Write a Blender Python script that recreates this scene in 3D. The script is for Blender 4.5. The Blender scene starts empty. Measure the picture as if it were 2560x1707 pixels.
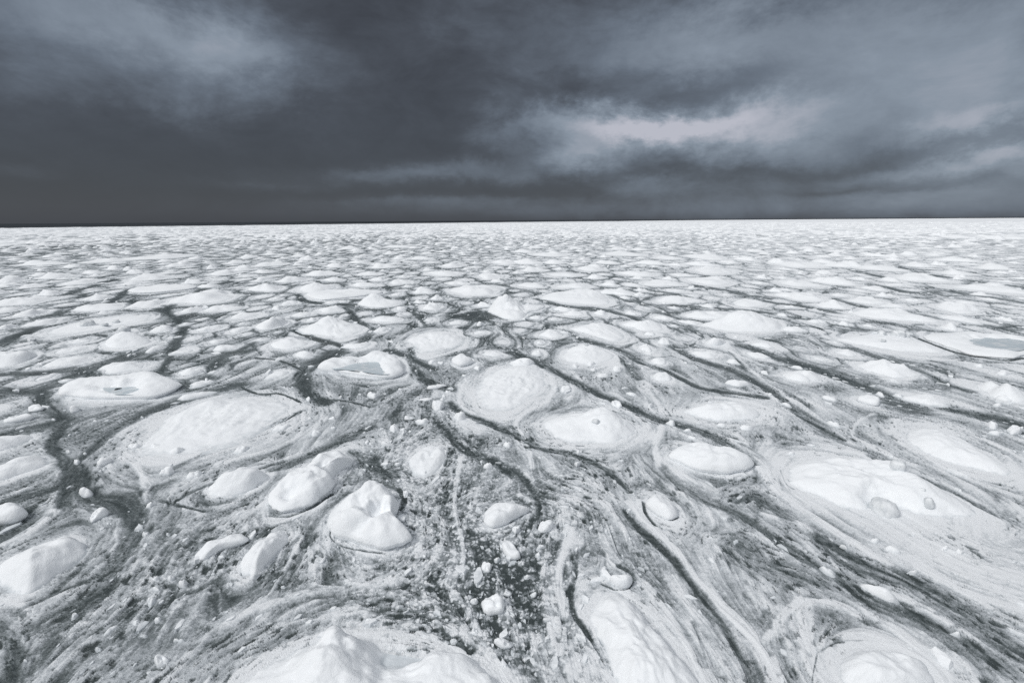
import bpy, math, random
import numpy as np
from mathutils import Matrix, Vector

R = math.radians
rng = np.random.default_rng(7)
random.seed(7)
scene = bpy.context.scene
COL = scene.collection

# ------------------------------------------------------------------ camera
CAM_H = 10.0
PITCH, ROLL = R(14.05), R(0.38)
FPX, PW, PH = 1209.0, 2560.0, 1707.0
Fv = np.array([0, math.cos(PITCH), -math.sin(PITCH)])
R0 = np.array([1.0, 0, 0]); U0 = np.array([0, math.sin(PITCH), math.cos(PITCH)])
Rv = math.cos(ROLL) * R0 - math.sin(ROLL) * U0
Uv = math.sin(ROLL) * R0 + math.cos(ROLL) * U0
cam = bpy.data.cameras.new('camera')
cam.sensor_width = 36.0
cam.lens = 36.0 * FPX / PW
cam.clip_start, cam.clip_end = 0.1, 200000.0
camo = bpy.data.objects.new('camera', cam)
COL.objects.link(camo)
M = Matrix(((Rv[0], Uv[0], -Fv[0], 0), (Rv[1], Uv[1], -Fv[1], 0), (Rv[2], Uv[2], -Fv[2], CAM_H), (0, 0, 0, 1)))
camo.matrix_world = M
scene.camera = camo

# regions of the photograph used for measuring: origin and magnification
REG = {'O': (0, 0, 0.91875), 'P0': (0, 850, 1.8297), 'P1': (1280, 850, 1.8297)}
for k in range(4):
    REG['T%d' % k] = (640 * k, 530, 3.672)
    REG['M%d' % k] = (640 * k, 900, 3.672)
    REG['L%d' % k] = (640 * k, 1280, 3.672)

def full(reg, x, y):
    o = REG[reg]
    return o[0] + x / o[2], o[1] + y / o[2]

def ray(px, py):
    d = Fv + (px - PW / 2) / FPX * Rv + (PH / 2 - py) / FPX * Uv
    return d / np.linalg.norm(d)

def ground(px, py, z=0.0):
    d = ray(px, py)
    t = (z - CAM_H) / min(d[2], -1e-4)
    return np.array([d[0] * t, d[1] * t])

def at(reg, x, y, z=0.0):
    return ground(*full(reg, x, y), z)

# ------------------------------------------------------------------ exposure, world, sun
scene.view_settings.view_transform = 'Standard'
scene.view_settings.look = 'None'
scene.view_settings.gamma = 1.0
scene.view_settings.exposure = 0.14
scene.view_settings.use_curve_mapping = False
scene.render.engine = 'CYCLES'
scene.cycles.use_denoising = False

SUN_EL, SUN_AZ = R(46), R(248)           # from the left, a little behind the camera
sun = bpy.data.lights.new('sun', 'SUN')
sun.energy = 1.55
sun.angle = R(14)
sun.color = (1.0, 0.975, 0.94)
suno = bpy.data.objects.new('sun', sun)
COL.objects.link(suno)
sd = Vector((math.sin(SUN_AZ) * math.cos(SUN_EL), math.cos(SUN_AZ) * math.cos(SUN_EL), math.sin(SUN_EL)))
suno.rotation_euler = sd.to_track_quat('Z', 'Y').to_euler()

class NT:
    """small helper that chains nodes"""
    def __init__(s, tree):
        s.t = tree; s.n = tree.nodes; s.l = tree.links
    def node(s, typ, **kw):
        n = s.n.new(typ)
        for k, v in kw.items():
            setattr(n, k, v)
        return n
    def put(s, sock, v):
        if isinstance(v, bpy.types.NodeSocket):
            s.l.new(v, sock)
        elif v is not None:
            sock.default_value = v
    def math(s, op, a, b=None, c=None, clamp=False):
        n = s.node('ShaderNodeMath', operation=op, use_clamp=clamp)
        s.put(n.inputs[0], a)
        if b is not None: s.put(n.inputs[1], b)
        if c is not None: s.put(n.inputs[2], c)
        return n.outputs[0]
    def vec(s, op, a, b=None):
        n = s.node('ShaderNodeVectorMath', operation=op)
        s.put(n.inputs[0], a)
        if b is not None: s.put(n.inputs[1], b)
        return n.outputs['Value'] if op in ('DOT_PRODUCT', 'LENGTH') else n.outputs[0]
    def comb(s, x, y, z):
        n = s.node('ShaderNodeCombineXYZ')
        for i, v in enumerate((x, y, z)): s.put(n.inputs[i], v)
        return n.outputs[0]
    def noise(s, vec, scale, detail=4, rough=0.55, dist=0.0):
        n = s.node('ShaderNodeTexNoise')
        s.put(n.inputs['Vector'], vec)
        n.inputs['Scale'].default_value = scale
        n.inputs['Detail'].default_value = detail
        n.inputs['Roughness'].default_value = rough
        n.inputs['Distortion'].default_value = dist
        return n
    def smooth(s, v, a, b, lo=0.0, hi=1.0):
        n = s.node('ShaderNodeMapRange', interpolation_type='SMOOTHSTEP')
        s.put(n.inputs['Value'], v)
        n.inputs['From Min'].default_value = a; n.inputs['From Max'].default_value = b
        n.inputs['To Min'].default_value = lo; n.inputs['To Max'].default_value = hi
        return n.outputs['Result']
    def ramp(s, v, stops, interp='LINEAR'):
        n = s.node('ShaderNodeValToRGB')
        cr = n.color_ramp; cr.interpolation = interp
        while len(cr.elements) < len(stops): cr.elements.new(0.5)
        for e, (p, c) in zip(cr.elements, stops):
            e.position = p; e.color = (*c, 1.0)
        s.put(n.inputs[0], v)
        return n.outputs[0]
    def mixc(s, f, a, b, blend='MIX'):
        n = s.node('ShaderNodeMix', data_type='RGBA', blend_type=blend)
        s.put(n.inputs[0], f)
        s.put(n.inputs[6], a if isinstance(a, bpy.types.NodeSocket) else (*a, 1.0))
        s.put(n.inputs[7], b if isinstance(b, bpy.types.NodeSocket) else (*b, 1.0))
        return n.outputs[2]

def build_world():
    w = bpy.data.worlds.new('World')
    scene.world = w
    w.use_nodes = True
    g = NT(w.node_tree)
    g.n.clear()
    tc = g.node('ShaderNodeTexCoord').outputs['Generated']
    sep = g.node('ShaderNodeSeparateXYZ'); g.put(sep.inputs[0], tc)
    X, Y, Z = sep.outputs
    az = g.math('ARCTAN2', X, Y)
    el = g.math('ARCSINE', Z)
    # cloud-layer coordinates: the deck is a flat sheet seen from below
    zc = g.math('ADD', g.math('MAXIMUM', Z, 0.0), 0.09)
    q = g.comb(g.math('DIVIDE', X, zc), g.math('DIVIDE', Y, zc), 0.0)
    n1 = g.noise(q, 0.85, 5, 0.55, 0.4)
    n2 = g.noise(g.vec('ADD', q, (7.3, 2.1, 4.0)), 0.7, 5, 0.55, 0.3)
    n3 = g.noise(g.vec('MULTIPLY', q, (1.0, 1.6, 1.0)), 1.7, 7, 0.6, 0.6)
    dv = g.vec('MULTIPLY', tc, (1.0, 1.0, 1.7))
    n1 = g.noise(dv, 3.6, 8, 0.66, 0.1)
    n2 = g.noise(g.vec('ADD', dv, (5.2, 1.7, 3.1)), 4.2, 8, 0.66, 0.1)
    n3 = g.noise(g.vec('MULTIPLY', tc, (1.0, 1.0, 2.0)), 6.5, 9, 0.64, 0.3)
    ae = g.comb(g.math('ADD', az, g.math('MULTIPLY', g.math('SUBTRACT', n1.outputs[0], 0.5), 0.26)),
                g.math('ADD', el, g.math('MULTIPLY', g.math('MULTIPLY', g.math('SUBTRACT', n2.outputs[0], 0.5), 0.20), g.smooth(el, 0.0, 0.16, 0.15, 1.0))), 0.0)
    # (x, y, sx, sy, amplitude): bright gaps and dark bellies of the cloud deck, measured at photo pixels
    blobs = [
        (120, 30, 420, 110, .33), (520, 130, 190, 75, .36), (420, 45, 300, 90, .17), (330, 210, 420, 80, .14),
        (860, 120, 170, 90, .05), (1250, 20, 260, 90, .10),
        (1500, 130, 260, 70, .28), (1720, 50, 270, 85, .32), (2050, 110, 340, 140, .38), (2330, 160, 250, 180, .34),
        (1370, 285, 150, 44, .52), (1500, 295, 110, 38, .36), (1670, 285, 200, 58, .66), (1330, 362, 95, 40, .46),
        (1200, 300, 90, 40, .10), (1080, 385, 150, 30, .15), (880, 400, 220, 24, .12), (1000, 462, 260, 12, .08), (640, 425, 170, 16, .07),
        (2000, 260, 270, 80, .16), (2260, 290, 150, 50, .34), (2290, 378, 160, 26, .46), (2110, 398, 180, 15, .16), (2330, 410, 120, 14, .18),
        (1480, 432, 85, 22, .19), (1600, 350, 200, 40, .10), (1900, 350, 240, 40, .14), (2250, 445, 330, 30, .24), (1600, 480, 560, 26, .15), (1800, 425, 330, 34, .13), (1560, 320, 430, 105, .12), (2000, 470, 520, 40, .07),
        (2300, 485, 400, 22, .12), (60, 392, 90, 16, .06), (2000, 435, 180, 9, -.10), (1700, 400, 230, 18, -.07), (1000, 480, 700, 22, .05),
    ]
    total = None
    f = FPX * 2352 / PW
    def azel(x, y):
        d = ray(*full('O', x, y))
        return math.atan2(d[0], d[1]), math.asin(d[2])
    for (x, y, sx, sy, a) in blobs:
        c = azel(x, y)
        dx = abs(azel(x + 5, y)[0] - c[0]) / 5 * sx
        dy = abs(azel(x, y + 5)[1] - c[1]) / 5 * sy
        v = g.vec('MULTIPLY', g.vec('SUBTRACT', ae, (c[0], c[1], 0)), (1 / dx, 1 / dy, 0))
        a *= 1.10
        e = g.math('EXPONENT', g.math('MULTIPLY', g.vec('DOT_PRODUCT', v, v), -1.0))
        total = g.math('MULTIPLY_ADD', e, a, total if total is not None else 0.0)
    wisp = g.math('MULTIPLY', g.math('SUBTRACT', n3.outputs[0], 0.5), 0.46)
    wisp = g.math('MULTIPLY', wisp, g.smooth(g.math('ADD', total, g.math('MULTIPLY', el, .6)), 0.0, 0.22, 0.12, 1.0))
    b = g.math('ADD', g.math('ADD', total, wisp), 0.05)
    cloud = g.ramp(b, [(0.0, (.043, .047, .056)), (.12, (.062, .070, .085)), (.35, (.128, .153, .190)), (.62, (.222, .262, .315)),
                       (1.0, (.44, .45, .51))])
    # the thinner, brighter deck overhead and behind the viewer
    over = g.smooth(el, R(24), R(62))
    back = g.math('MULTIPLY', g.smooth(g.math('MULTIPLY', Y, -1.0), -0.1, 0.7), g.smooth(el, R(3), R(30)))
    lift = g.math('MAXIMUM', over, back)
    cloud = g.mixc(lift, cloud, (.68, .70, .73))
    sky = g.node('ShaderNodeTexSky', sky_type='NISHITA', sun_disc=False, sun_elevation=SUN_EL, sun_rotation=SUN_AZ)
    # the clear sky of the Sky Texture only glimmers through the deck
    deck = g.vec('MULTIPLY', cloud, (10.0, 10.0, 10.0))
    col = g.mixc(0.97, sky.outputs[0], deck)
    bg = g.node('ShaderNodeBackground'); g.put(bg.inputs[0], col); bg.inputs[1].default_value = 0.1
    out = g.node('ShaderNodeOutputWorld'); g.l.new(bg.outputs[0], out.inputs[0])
build_world()

# ------------------------------------------------------------------ noise in numpy
_P = np.random.default_rng(3).permutation(4096).astype(np.int32)
_G = np.random.default_rng(4).uniform(0, 2 * np.pi, 4096)
_GX, _GY = np.cos(_G).astype(np.float32), np.sin(_G).astype(np.float32)
def perlin(x, y, seed=0):
    x = np.asarray(x, np.float32) + np.float32(seed * 17.37); y = np.asarray(y, np.float32) + np.float32(seed * 5.91)
    xi = np.floor(x).astype(np.int32); yi = np.floor(y).astype(np.int32)
    xf = x - xi; yf = y - yi
    u = xf * xf * (3 - 2 * xf); v = yf * yf * (3 - 2 * yf)
    def gd(ix, iy, fx, fy):
        h = _P[(_P[ix & 4095] + iy) & 4095]
        return _GX[h] * fx + _GY[h] * fy
    a = gd(xi, yi, xf, yf); b = gd(xi + 1, yi, xf - 1, yf)
    c = gd(xi, yi + 1, xf, yf - 1); d = gd(xi + 1, yi + 1, xf - 1, yf - 1)
    return (a + u * (b - a) + v * ((c + u * (d - c)) - (a + u * (b - a)))) * 1.45
def fbm(x, y, octaves=4, seed=0, gain=0.5):
    s = 0; a = 1.0; t = 0
    for k in range(octaves):
        s = s + a * perlin(x * 2 ** k, y * 2 ** k, seed + k * 3)
        t += a; a *= gain
    return s / t
def sstep(v, a, b):
    t = np.clip((v - a) / (b - a), 0, 1)
    return t * t * (3 - 2 * t)

# ------------------------------------------------------------------ materials
def mat_base(name):
    m = bpy.data.materials.new(name); m.use_nodes = True
    g = NT(m.node_tree); g.n.clear()
    out = g.node('ShaderNodeOutputMaterial')
    p = g.node('ShaderNodeBsdfPrincipled')
    g.l.new(p.outputs[0], out.inputs[0])
    return m, g, p

def mat_snow():
    m, g, p = mat_base('snow_on_ice')
    pos = g.node('ShaderNodeNewGeometry').outputs['Position']
    n1 = g.noise(pos, 0.9, 6, 0.6, 0.5)
    n2 = g.noise(pos, 5.0, 6, 0.65, 0.3)
    n3 = g.noise(pos, 22.0, 5, 0.65)
    c = g.mixc(g.smooth(n1.outputs[0], 0.58, 0.80), (.87, .895, .918), (.78, .81, .838))
    c = g.mixc(g.smooth(n2.outputs[0], 0.66, 0.84, 0, .45), c, (.62, .66, .69))
    pits = g.smooth(n3.outputs[0], 0.69, 0.76, 0, .6)
    c = g.mixc(pits, c, (.36, .40, .43))
    # the wave-washed, bare band of ice at the water line
    sep = g.node('ShaderNodeSeparateXYZ'); g.put(sep.inputs[0], pos)
    zz = g.math('ADD', sep.outputs[2], g.math('MULTIPLY', g.math('SUBTRACT', n2.outputs[0], 0.5), 0.22))
    c = g.mixc(g.smooth(zz, 0.02, 0.15, .75, 0.0), c, (.46, .505, .54))
    g.put(p.inputs['Base Color'], c)
    p.inputs['Roughness'].default_value = 0.75
    p.inputs['Specular IOR Level'].default_value = 0.25
    hgt = g.math('ADD', g.math('MULTIPLY', n2.outputs[0], 0.06), g.math('MULTIPLY', n3.outputs[0], 0.014))
    b = g.node('ShaderNodeBump'); b.inputs['Strength'].default_value = 0.55; b.inputs['Distance'].default_value = 1.0
    g.put(b.inputs['Height'], hgt); g.l.new(b.outputs[0], p.inputs['Normal'])
    return m

def mat_slush():
    m, g, p = mat_base('slush')
    pos = g.node('ShaderNodeNewGeometry').outputs['Position']
    cov = g.node('ShaderNodeAttribute', attribute_name='cover').outputs['Fac']
    gran = g.node('ShaderNodeAttribute', attribute_name='grain').outputs['Fac']
    warp = g.noise(pos, 3.0, 3, 0.6)
    wp = g.vec('ADD', pos, g.vec('MULTIPLY', g.vec('SUBTRACT', warp.outputs['Color'], (.5, .5, .5)), (.35, .35, 0)))
    def pancakes(scale):
        v = g.node('ShaderNodeTexVoronoi', feature='DISTANCE_TO_EDGE', voronoi_dimensions='2D')
        g.put(v.inputs['Vector'], wp); v.inputs['Scale'].default_value = scale
        return g.smooth(v.outputs['Distance'], 0.0, 0.28)
    def crumbs(scale):
        v = g.node('ShaderNodeTexVoronoi', feature='F1', voronoi_dimensions='2D')
        g.put(v.inputs['Vector'], wp); v.inputs['Scale'].default_value = scale
        sp = g.node('ShaderNodeSeparateColor'); g.put(sp.inputs[0], v.outputs['Color'])
        body = g.smooth(v.outputs['Distance'], 0.62, 0.22)
        return g.math('MULTIPLY', body, g.smooth(sp.outputs[0], .1, .9))
    v1, v2 = crumbs(3.4), crumbs(8.5)
    cells = g.math('SUBTRACT', g.math('ADD', g.math('MULTIPLY', v1, .75), g.math('MULTIPLY', v2, .85)), .55)
    f1 = g.noise(pos, 9.0, 6, 0.68, 0.6)
    f2 = g.noise(pos, 38.0, 4, 0.65)
    fine = g.math('ADD', g.math('MULTIPLY', g.math('SUBTRACT', f1.outputs[0], .5), .58), g.math('MULTIPLY', g.math('SUBTRACT', f2.outputs[0], .5), .55))
    c = g.math('ADD', g.math('ADD', cov, fine), g.math('MULTIPLY', g.math('MULTIPLY', cells, gran), .58))
    c = g.math('MULTIPLY_ADD', g.math('SUBTRACT', c, .52), 1.3, .50)
    colr = g.ramp(c, [(0.0, (.050, .063, .065)), (.14, (.086, .103, .107)), (.34, (.178, .203, .213)), (.54, (.37, .40, .425)), (.74, (.59, .625, .655)),
                      (1.0, (.82, .845, .87))])
    g.put(p.inputs['Base Color'], colr)
    g.put(p.inputs['Roughness'], g.smooth(c, .1, .6, .35, .8))
    p.inputs['Specular IOR Level'].default_value = 0.22
    b = g.node('ShaderNodeBump'); b.inputs['Strength'].default_value = 0.6; b.inputs['Distance'].default_value = 0.06
    g.put(b.inputs['Height'], c); g.l.new(b.outputs[0], p.inputs['Normal'])
    return m

def mat_water(name, col, rough, spec, wave):
    m, g, p = mat_base(name)
    pos = g.node('ShaderNodeNewGeometry').outputs['Position']
    n = g.noise(pos, wave, 4, 0.6)
    g.put(p.inputs['Base Color'], g.mixc(g.smooth(n.outputs[0], .35, .7), col, tuple(min(1, x * 1.35) for x in col)) if col[0] < .1 else g.mixc(g.smooth(n.outputs[0], .46, .66), col, (.68, .71, .73)))
    p.inputs['Roughness'].default_value = rough
    p.inputs['Specular IOR Level'].default_value = spec
    b = g.node('ShaderNodeBump'); b.inputs['Strength'].default_value = 0.25; b.inputs['Distance'].default_value = 0.05
    g.put(b.inputs['Height'], n.outputs[0]); g.l.new(b.outputs[0], p.inputs['Normal'])
    return m

def mat_ice():
    m, g, p = mat_base('bare_ice')
    pos = g.node('ShaderNodeNewGeometry').outputs['Position']
    n = g.noise(pos, 2.5, 6, 0.6, 0.8)
    n2 = g.noise(pos, 14.0, 5, 0.6)
    c = g.mixc(g.smooth(n.outputs[0], .4, .68), (.82, .845, .865), (.58, .615, .64))
    g.put(p.inputs['Base Color'], c)
    p.inputs['Roughness'].default_value = 0.4
    p.inputs['Specular IOR Level'].default_value = 0.4
    b = g.node('ShaderNodeBump'); b.inputs['Strength'].default_value = 0.4; b.inputs['Distance'].default_value = 0.04
    g.put(b.inputs['Height'], n2.outputs[0]); g.l.new(b.outputs[0], p.inputs['Normal'])
    return m

SNOW, SLUSH, ICE = mat_snow(), mat_slush(), mat_ice()
SEA = mat_water('dark_sea', (.018, .022, .026), 0.5, 0.12, 1.2)
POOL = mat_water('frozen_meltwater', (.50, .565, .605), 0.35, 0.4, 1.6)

# ------------------------------------------------------------------ mesh helpers
def mesh_np(name, V, Q, mat, smooth=True, attrs=None, link=True):
    me = bpy.data.meshes.new(name)
    V = np.ascontiguousarray(V, np.float32); Q = np.ascontiguousarray(Q, np.int32)
    k = Q.shape[1]
    me.vertices.add(len(V)); me.vertices.foreach_set('co', V.ravel())
    me.loops.add(Q.size); me.loops.foreach_set('vertex_index', Q.ravel())
    me.polygons.add(len(Q)); me.polygons.foreach_set('loop_start', np.arange(0, Q.size, k, dtype=np.int32))
    for nm, arr in (attrs or {}).items():
        a = me.attributes.new(nm, 'FLOAT', 'POINT'); a.data.foreach_set('value', np.ascontiguousarray(arr, np.float32).ravel())
    me.update(calc_edges=True)
    me.polygons.foreach_set('use_smooth', np.full(len(Q), smooth))
    me.materials.append(mat)
    o = bpy.data.objects.new(name, me)
    COL.objects.link(o)
    return o

def tag(o, label=None, cat=None, group=None, kind=None):
    if label: o['label'] = label
    if cat: o['category'] = cat
    if group: o['group'] = group
    if kind: o['kind'] = kind
    return o

def resample_closed(P, n):
    """Catmull-Rom through a closed polygon, then even spacing"""
    P = np.asarray(P, float); m = len(P); out = []
    for i in range(m):
        p0, p1, p2, p3 = P[i - 1], P[i], P[(i + 1) % m], P[(i + 2) % m]
        for t in np.linspace(0, 1, 12, endpoint=False):
            out.append(0.5 * ((2 * p1) + (-p0 + p2) * t + (2 * p0 - 5 * p1 + 4 * p2 - p3) * t * t + (-p0 + 3 * p1 - 3 * p2 + p3) * t ** 3))
    out = np.array(out)
    L = np.r_[0, np.cumsum(np.linalg.norm(np.diff(np.vstack([out, out[:1]]), axis=0), axis=1))]
    s = np.linspace(0, L[-1], n, endpoint=False)
    w = np.vstack([out, out[:1]])
    return np.c_[np.interp(s, L, w[:, 0]), np.interp(s, L, w[:, 1])]

def resample_poly(P, n):
    """straight edges, slightly worn corners"""
    P = np.asarray(P, float); w = np.vstack([P, P[:1]])
    L = np.r_[0, np.cumsum(np.linalg.norm(np.diff(w, axis=0), axis=1))]
    s = np.linspace(0, L[-1], n, endpoint=False)
    o = np.c_[np.interp(s, L, w[:, 0]), np.interp(s, L, w[:, 1])]
    return .5 * o + .25 * (np.roll(o, 1, 0) + np.roll(o, -1, 0))

def resample_open(P, W, n):
    P = np.asarray(P, float); m = len(P); out = []; ow = []
    for i in range(m - 1):
        p0, p1, p2, p3 = P[max(i - 1, 0)], P[i], P[i + 1], P[min(i + 2, m - 1)]
        for t in np.linspace(0, 1, n, endpoint=False):
            out.append(0.5 * ((2 * p1) + (-p0 + p2) * t + (2 * p0 - 5 * p1 + 4 * p2 - p3) * t * t + (-p0 + 3 * p1 - 3 * p2 + p3) * t ** 3))
            ow.append(W[i] * (1 - t) + W[i + 1] * t)
    out.append(P[-1]); ow.append(W[-1])
    return np.array(out), np.array(ow)

# ------------------------------------------------------------------ floes: measured in the photograph
# each: label, short name, region, outline, options. Outline points above the middle lie on the top edge, those below on the water line.
FL = []
def floe(label, short, reg, pts, **kw):
    FL.append(dict(label=label, short=short, reg=reg, pts=pts, **kw))

floe('long oval floe with a sunken crater and a small dark water hole', 'crater floe', 'M0',
     [(540, 350), (575, 275), (700, 218), (860, 182), (1000, 152), (1180, 122), (1330, 106), (1470, 116), (1560, 165), (1640, 212), (1665, 248), (1640, 290), (1560, 325), (1400, 365), (1200, 374), (1000, 376), (800, 372), (640, 352)],
     prof='slab', rim=.66, pool=('M0', [(1050, 264), (1130, 257), (1225, 262), (1240, 284), (1190, 296), (1090, 294)], .36, 1.9), dents=[('M0', 1010, 235, .3, .6), ('M0', 1230, 215, .25, .6), ('M0', 820, 240, .18, .8)], peaks=[('M0', 1330, 120, .2, 1.0), ('M0', 1100, 210, .18, .5)], hole=('M0', 1080, 264, .16))  # small pool; its grey ice also stands in for shading inside the crater
floe('broad low white floe with humped crest, left of centre behind the small lens floe', 'broad humped floe', 'O',
     [(330, 1012), (370, 965), (430, 930), (480, 914), (560, 909), (640, 914), (688, 926), (680, 946), (640, 975), (590, 1010), (540, 1035), (470, 1050), (400, 1056), (330, 1060), (290, 1042)],
     prof='dome', rim=.24, back=.12, peaks=[('O', 480, 922, .28, .7), ('O', 560, 930, .14, 1.0), ('O', 430, 945, .15, .8)])
floe('smooth lens-shaped white floe above the pair of slanting floes', 'small lens floe', 'O',
     [(470, 1130), (500, 1105), (540, 1086), (570, 1075), (605, 1077), (618, 1091), (600, 1112), (570, 1135), (530, 1146), (490, 1145)],
     prof='dome', rim=.5, peaks=[('O', 585, 1085, .22, .6)])
floe('tall slanting floe with ridged top next to the heart-shaped floe', 'slanting ridged floe', 'M1',
     [(105, 1310), (160, 1240), (260, 1150), (400, 1050), (500, 960), (545, 890), (610, 862), (700, 832), (745, 806), (800, 825), (880, 836), (908, 868), (870, 900), (790, 960), (722, 1040), (705, 1110), (733, 1150), (700, 1220), (600, 1310), (500, 1372), (380, 1412), (270, 1436), (200, 1420), (140, 1372)],
     prof='slab', rim=.62, p=4.5, peaks=[('M1', 600, 905, .22, .35), ('M1', 735, 850, .18, .3), ('M1', 420, 1120, .12, .4)], dents=[('M1', 340, 1190, .24, .45), ('M1', 640, 1000, .2, .3)])
floe('tall heart-shaped white floe with hollowed top', 'heart-shaped floe', 'O',
     [(752, 1212), (765, 1180), (790, 1150), (820, 1124), (842, 1108), (865, 1105), (890, 1115), (910, 1140), (916, 1162), (906, 1186), (906, 1206), (925, 1225), (945, 1245), (948, 1256), (925, 1265), (880, 1273), (850, 1268), (810, 1255), (775, 1245), (755, 1230)],
     prof='slab', rim=.75, p=4.5, peaks=[('O', 850, 1125, .25, .4), ('O', 905, 1150, .18, .25), ('O', 800, 1190, .15, .4)], dents=[('O', 868, 1172, .42, .36), ('O', 830, 1205, .16, .25)])
floe('narrow slanting floe, smooth and rounded, before the heart-shaped floe', 'narrow slanting floe', 'O',
     [(547, 1306), (570, 1275), (600, 1240), (630, 1216), (655, 1207), (667, 1220), (660, 1245), (635, 1276), (610, 1306), (586, 1335), (570, 1342), (552, 1326)], prof='dome', rim=.45)
floe('small ragged slanting floe with grooved top left of the narrow slanting floe', 'ragged grooved floe', 'L0',
     [(1785, 425), (1850, 370), (1900, 330), (2000, 290), (2100, 228), (2210, 178), (2282, 210), (2270, 262), (2150, 330), (2050, 362), (1950, 420), (1870, 472), (1800, 452)], prof='slab', rim=.3, p=4)
floe('big rounded floe with soft wavy top in the lower left corner', 'lower left floe', 'L0',
     [(-60, 560), (0, 480), (100, 412), (250, 340), (450, 262), (580, 216), (640, 190), (700, 206), (780, 262), (800, 312), (780, 400), (700, 480), (600, 560), (450, 670), (340, 742), (270, 790), (180, 800), (80, 762), (0, 700), (-70, 640)],
     prof='dome', rim=.42, peaks=[('L0', 330, 400, .2, .6), ('L0', 640, 230, .14, .4)])
floe('largest near floe with a snowy pointed peak at the bottom edge', 'peaked bottom floe', 'O',
     [(520, 1590), (560, 1545), (620, 1500), (690, 1470), (800, 1452), (900, 1462), (1000, 1478), (1080, 1500), (1130, 1535), (1160, 1570), (1180, 1640), (1120, 1720), (980, 1770), (800, 1780), (640, 1740), (540, 1670)],
     prof='dome', rim=.42, p=3, back=.25, peaks=[('O', 775, 1446, .34, .33), ('O', 752, 1476, .2, .36), ('O', 725, 1520, .12, .5), ('O', 812, 1480, .22, .2), ('O', 1065, 1482, .3, .4), ('O', 1000, 1492, .2, .45), ('O', 740, 1520, .3, .7), ('O', 1120, 1530, .3, .25)], dents=[('O', 920, 1510, .3, .7)])
floe('small white floe with a crease along its top, right of the thin light ribbon', 'creased small floe', 'O',
     [(1112, 1192), (1115, 1170), (1130, 1157), (1165, 1155), (1200, 1158), (1215, 1165), (1195, 1190), (1160, 1212), (1130, 1220), (1113, 1212)], prof='slab', rim=.42, p=4)
floe('thin angular slab tilted in dark water near the creased small floe', 'angular slab', 'O',
     [(1150, 1252), (1165, 1240), (1180, 1252), (1195, 1285), (1186, 1292), (1165, 1285)], prof='slab', rim=.25, p=8)
floe('smooth pear-shaped floe beside the dark winding lead', 'pear-shaped floe', 'O',
     [(1483, 1165), (1490, 1141), (1510, 1130), (1525, 1140), (1545, 1165), (1557, 1186), (1545, 1200), (1525, 1198), (1505, 1188)], prof='slab', rim=.42, p=4)
floe('wedge-shaped thick white floe with a flat creased top', 'wedge-shaped floe', 'M2',
     [(1430, 880), (1480, 810), (1600, 762), (1740, 766), (1850, 810), (1960, 860), (2060, 880), (2150, 940), (2210, 992), (2170, 1040), (2050, 1066), (1900, 1066), (1750, 1050), (1620, 1010), (1520, 960), (1440, 920)],
     prof='slab', rim=.55, p=5, peaks=[('M2', 1950, 880, .14, .6)])
floe('huge smooth floe holding a glassy grey boulder in a pit', 'boulder pit floe', 'M3',
     [(140, 1022), (200, 950), (320, 880), (500, 870), (720, 905), (900, 935), (1100, 975), (1240, 1010), (1310, 1060), (1420, 1115), (1500, 1160), (1700, 1250), (1880, 1370), (1900, 1440), (1700, 1470), (1400, 1450), (1100, 1440), (800, 1400), (600, 1345), (450, 1280), (260, 1200), (155, 1095)],
     prof='dome', rim=.5, p=3, back=.2, peaks=[('M3', 900, 935, .2, 1.0), ('M3', 1180, 985, .25, .6), ('M3', 1420, 1150, .22, .7)], dents=[('M3', 1080, 1265, .32, .7)], boulders=[('M3', 1085, 1235, .85, .7), ('M3', 1185, 1015, .5, .5), ('M3', 1490, 1255, .34, .4), ('M3', 1415, 1200, .2, .14)])
floe('white floe with a round ice boulder on its rise', 'round boulder floe', 'M2',
     [(280, 548), (450, 512), (650, 502), (760, 480), (850, 470), (920, 480), (990, 535), (1100, 582), (1170, 632), (1150, 690), (1050, 740), (900, 790), (750, 800), (550, 790), (400, 740), (300, 662), (250, 602)],
     prof='dome', rim=.32, p=2.6, back=.1, peaks=[('M2', 840, 458, .55, 1.1)], boulders=[('M2', 765, 600, .34, .2)])
floe('smooth oval white floe ringed by concentric slush streaks', 'ringed oval floe', 'M2',
     [(1550, 472), (1700, 430), (1850, 396), (1960, 372), (2090, 372), (2200, 430), (2290, 482), (2290, 530), (2200, 560), (2000, 576), (1800, 562), (1650, 530)], prof='dome', rim=.5)
floe('round streaked floe wrapped by the curled light ribbon', 'round streaked floe', 'O',
     [(1085, 902), (1110, 862), (1150, 842), (1200, 834), (1240, 841), (1265, 866), (1255, 896), (1230, 920), (1180, 945), (1130, 955), (1095, 940)], prof='dome', rim=.24, peaks=[('O', 1200, 845, .22, 1.0)])
floe('long tapering floe with grooved flanks running off the bottom edge', 'tapering grooved floe', 'O',
     [(1350, 1395), (1378, 1352), (1415, 1345), (1465, 1380), (1505, 1440), (1560, 1505), (1610, 1575), (1630, 1650), (1570, 1700), (1480, 1690), (1420, 1590), (1385, 1490), (1355, 1425)], prof='dome', rim=.5, p=2.5)
floe('small notched block at the tip of the tapering grooved floe', 'notched block', 'L2',
     [(890, 640), (905, 575), (990, 585), (1000, 620), (1030, 625), (1040, 600), (1090, 620), (1110, 660), (1090, 705), (1030, 725), (960, 715), (930, 690)], prof='slab', rim=.35, p=7)
floe('low grey-white floe cut by the bottom edge, right of the tapering floe', 'lower right floe', 'L3',
     [(640, 1380), (700, 1310), (830, 1240), (1000, 1215), (1200, 1245), (1400, 1330), (1500, 1450), (1560, 1600), (1400, 1750), (1050, 1780), (760, 1700), (640, 1540)], prof='dome', rim=.4, p=3)
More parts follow.
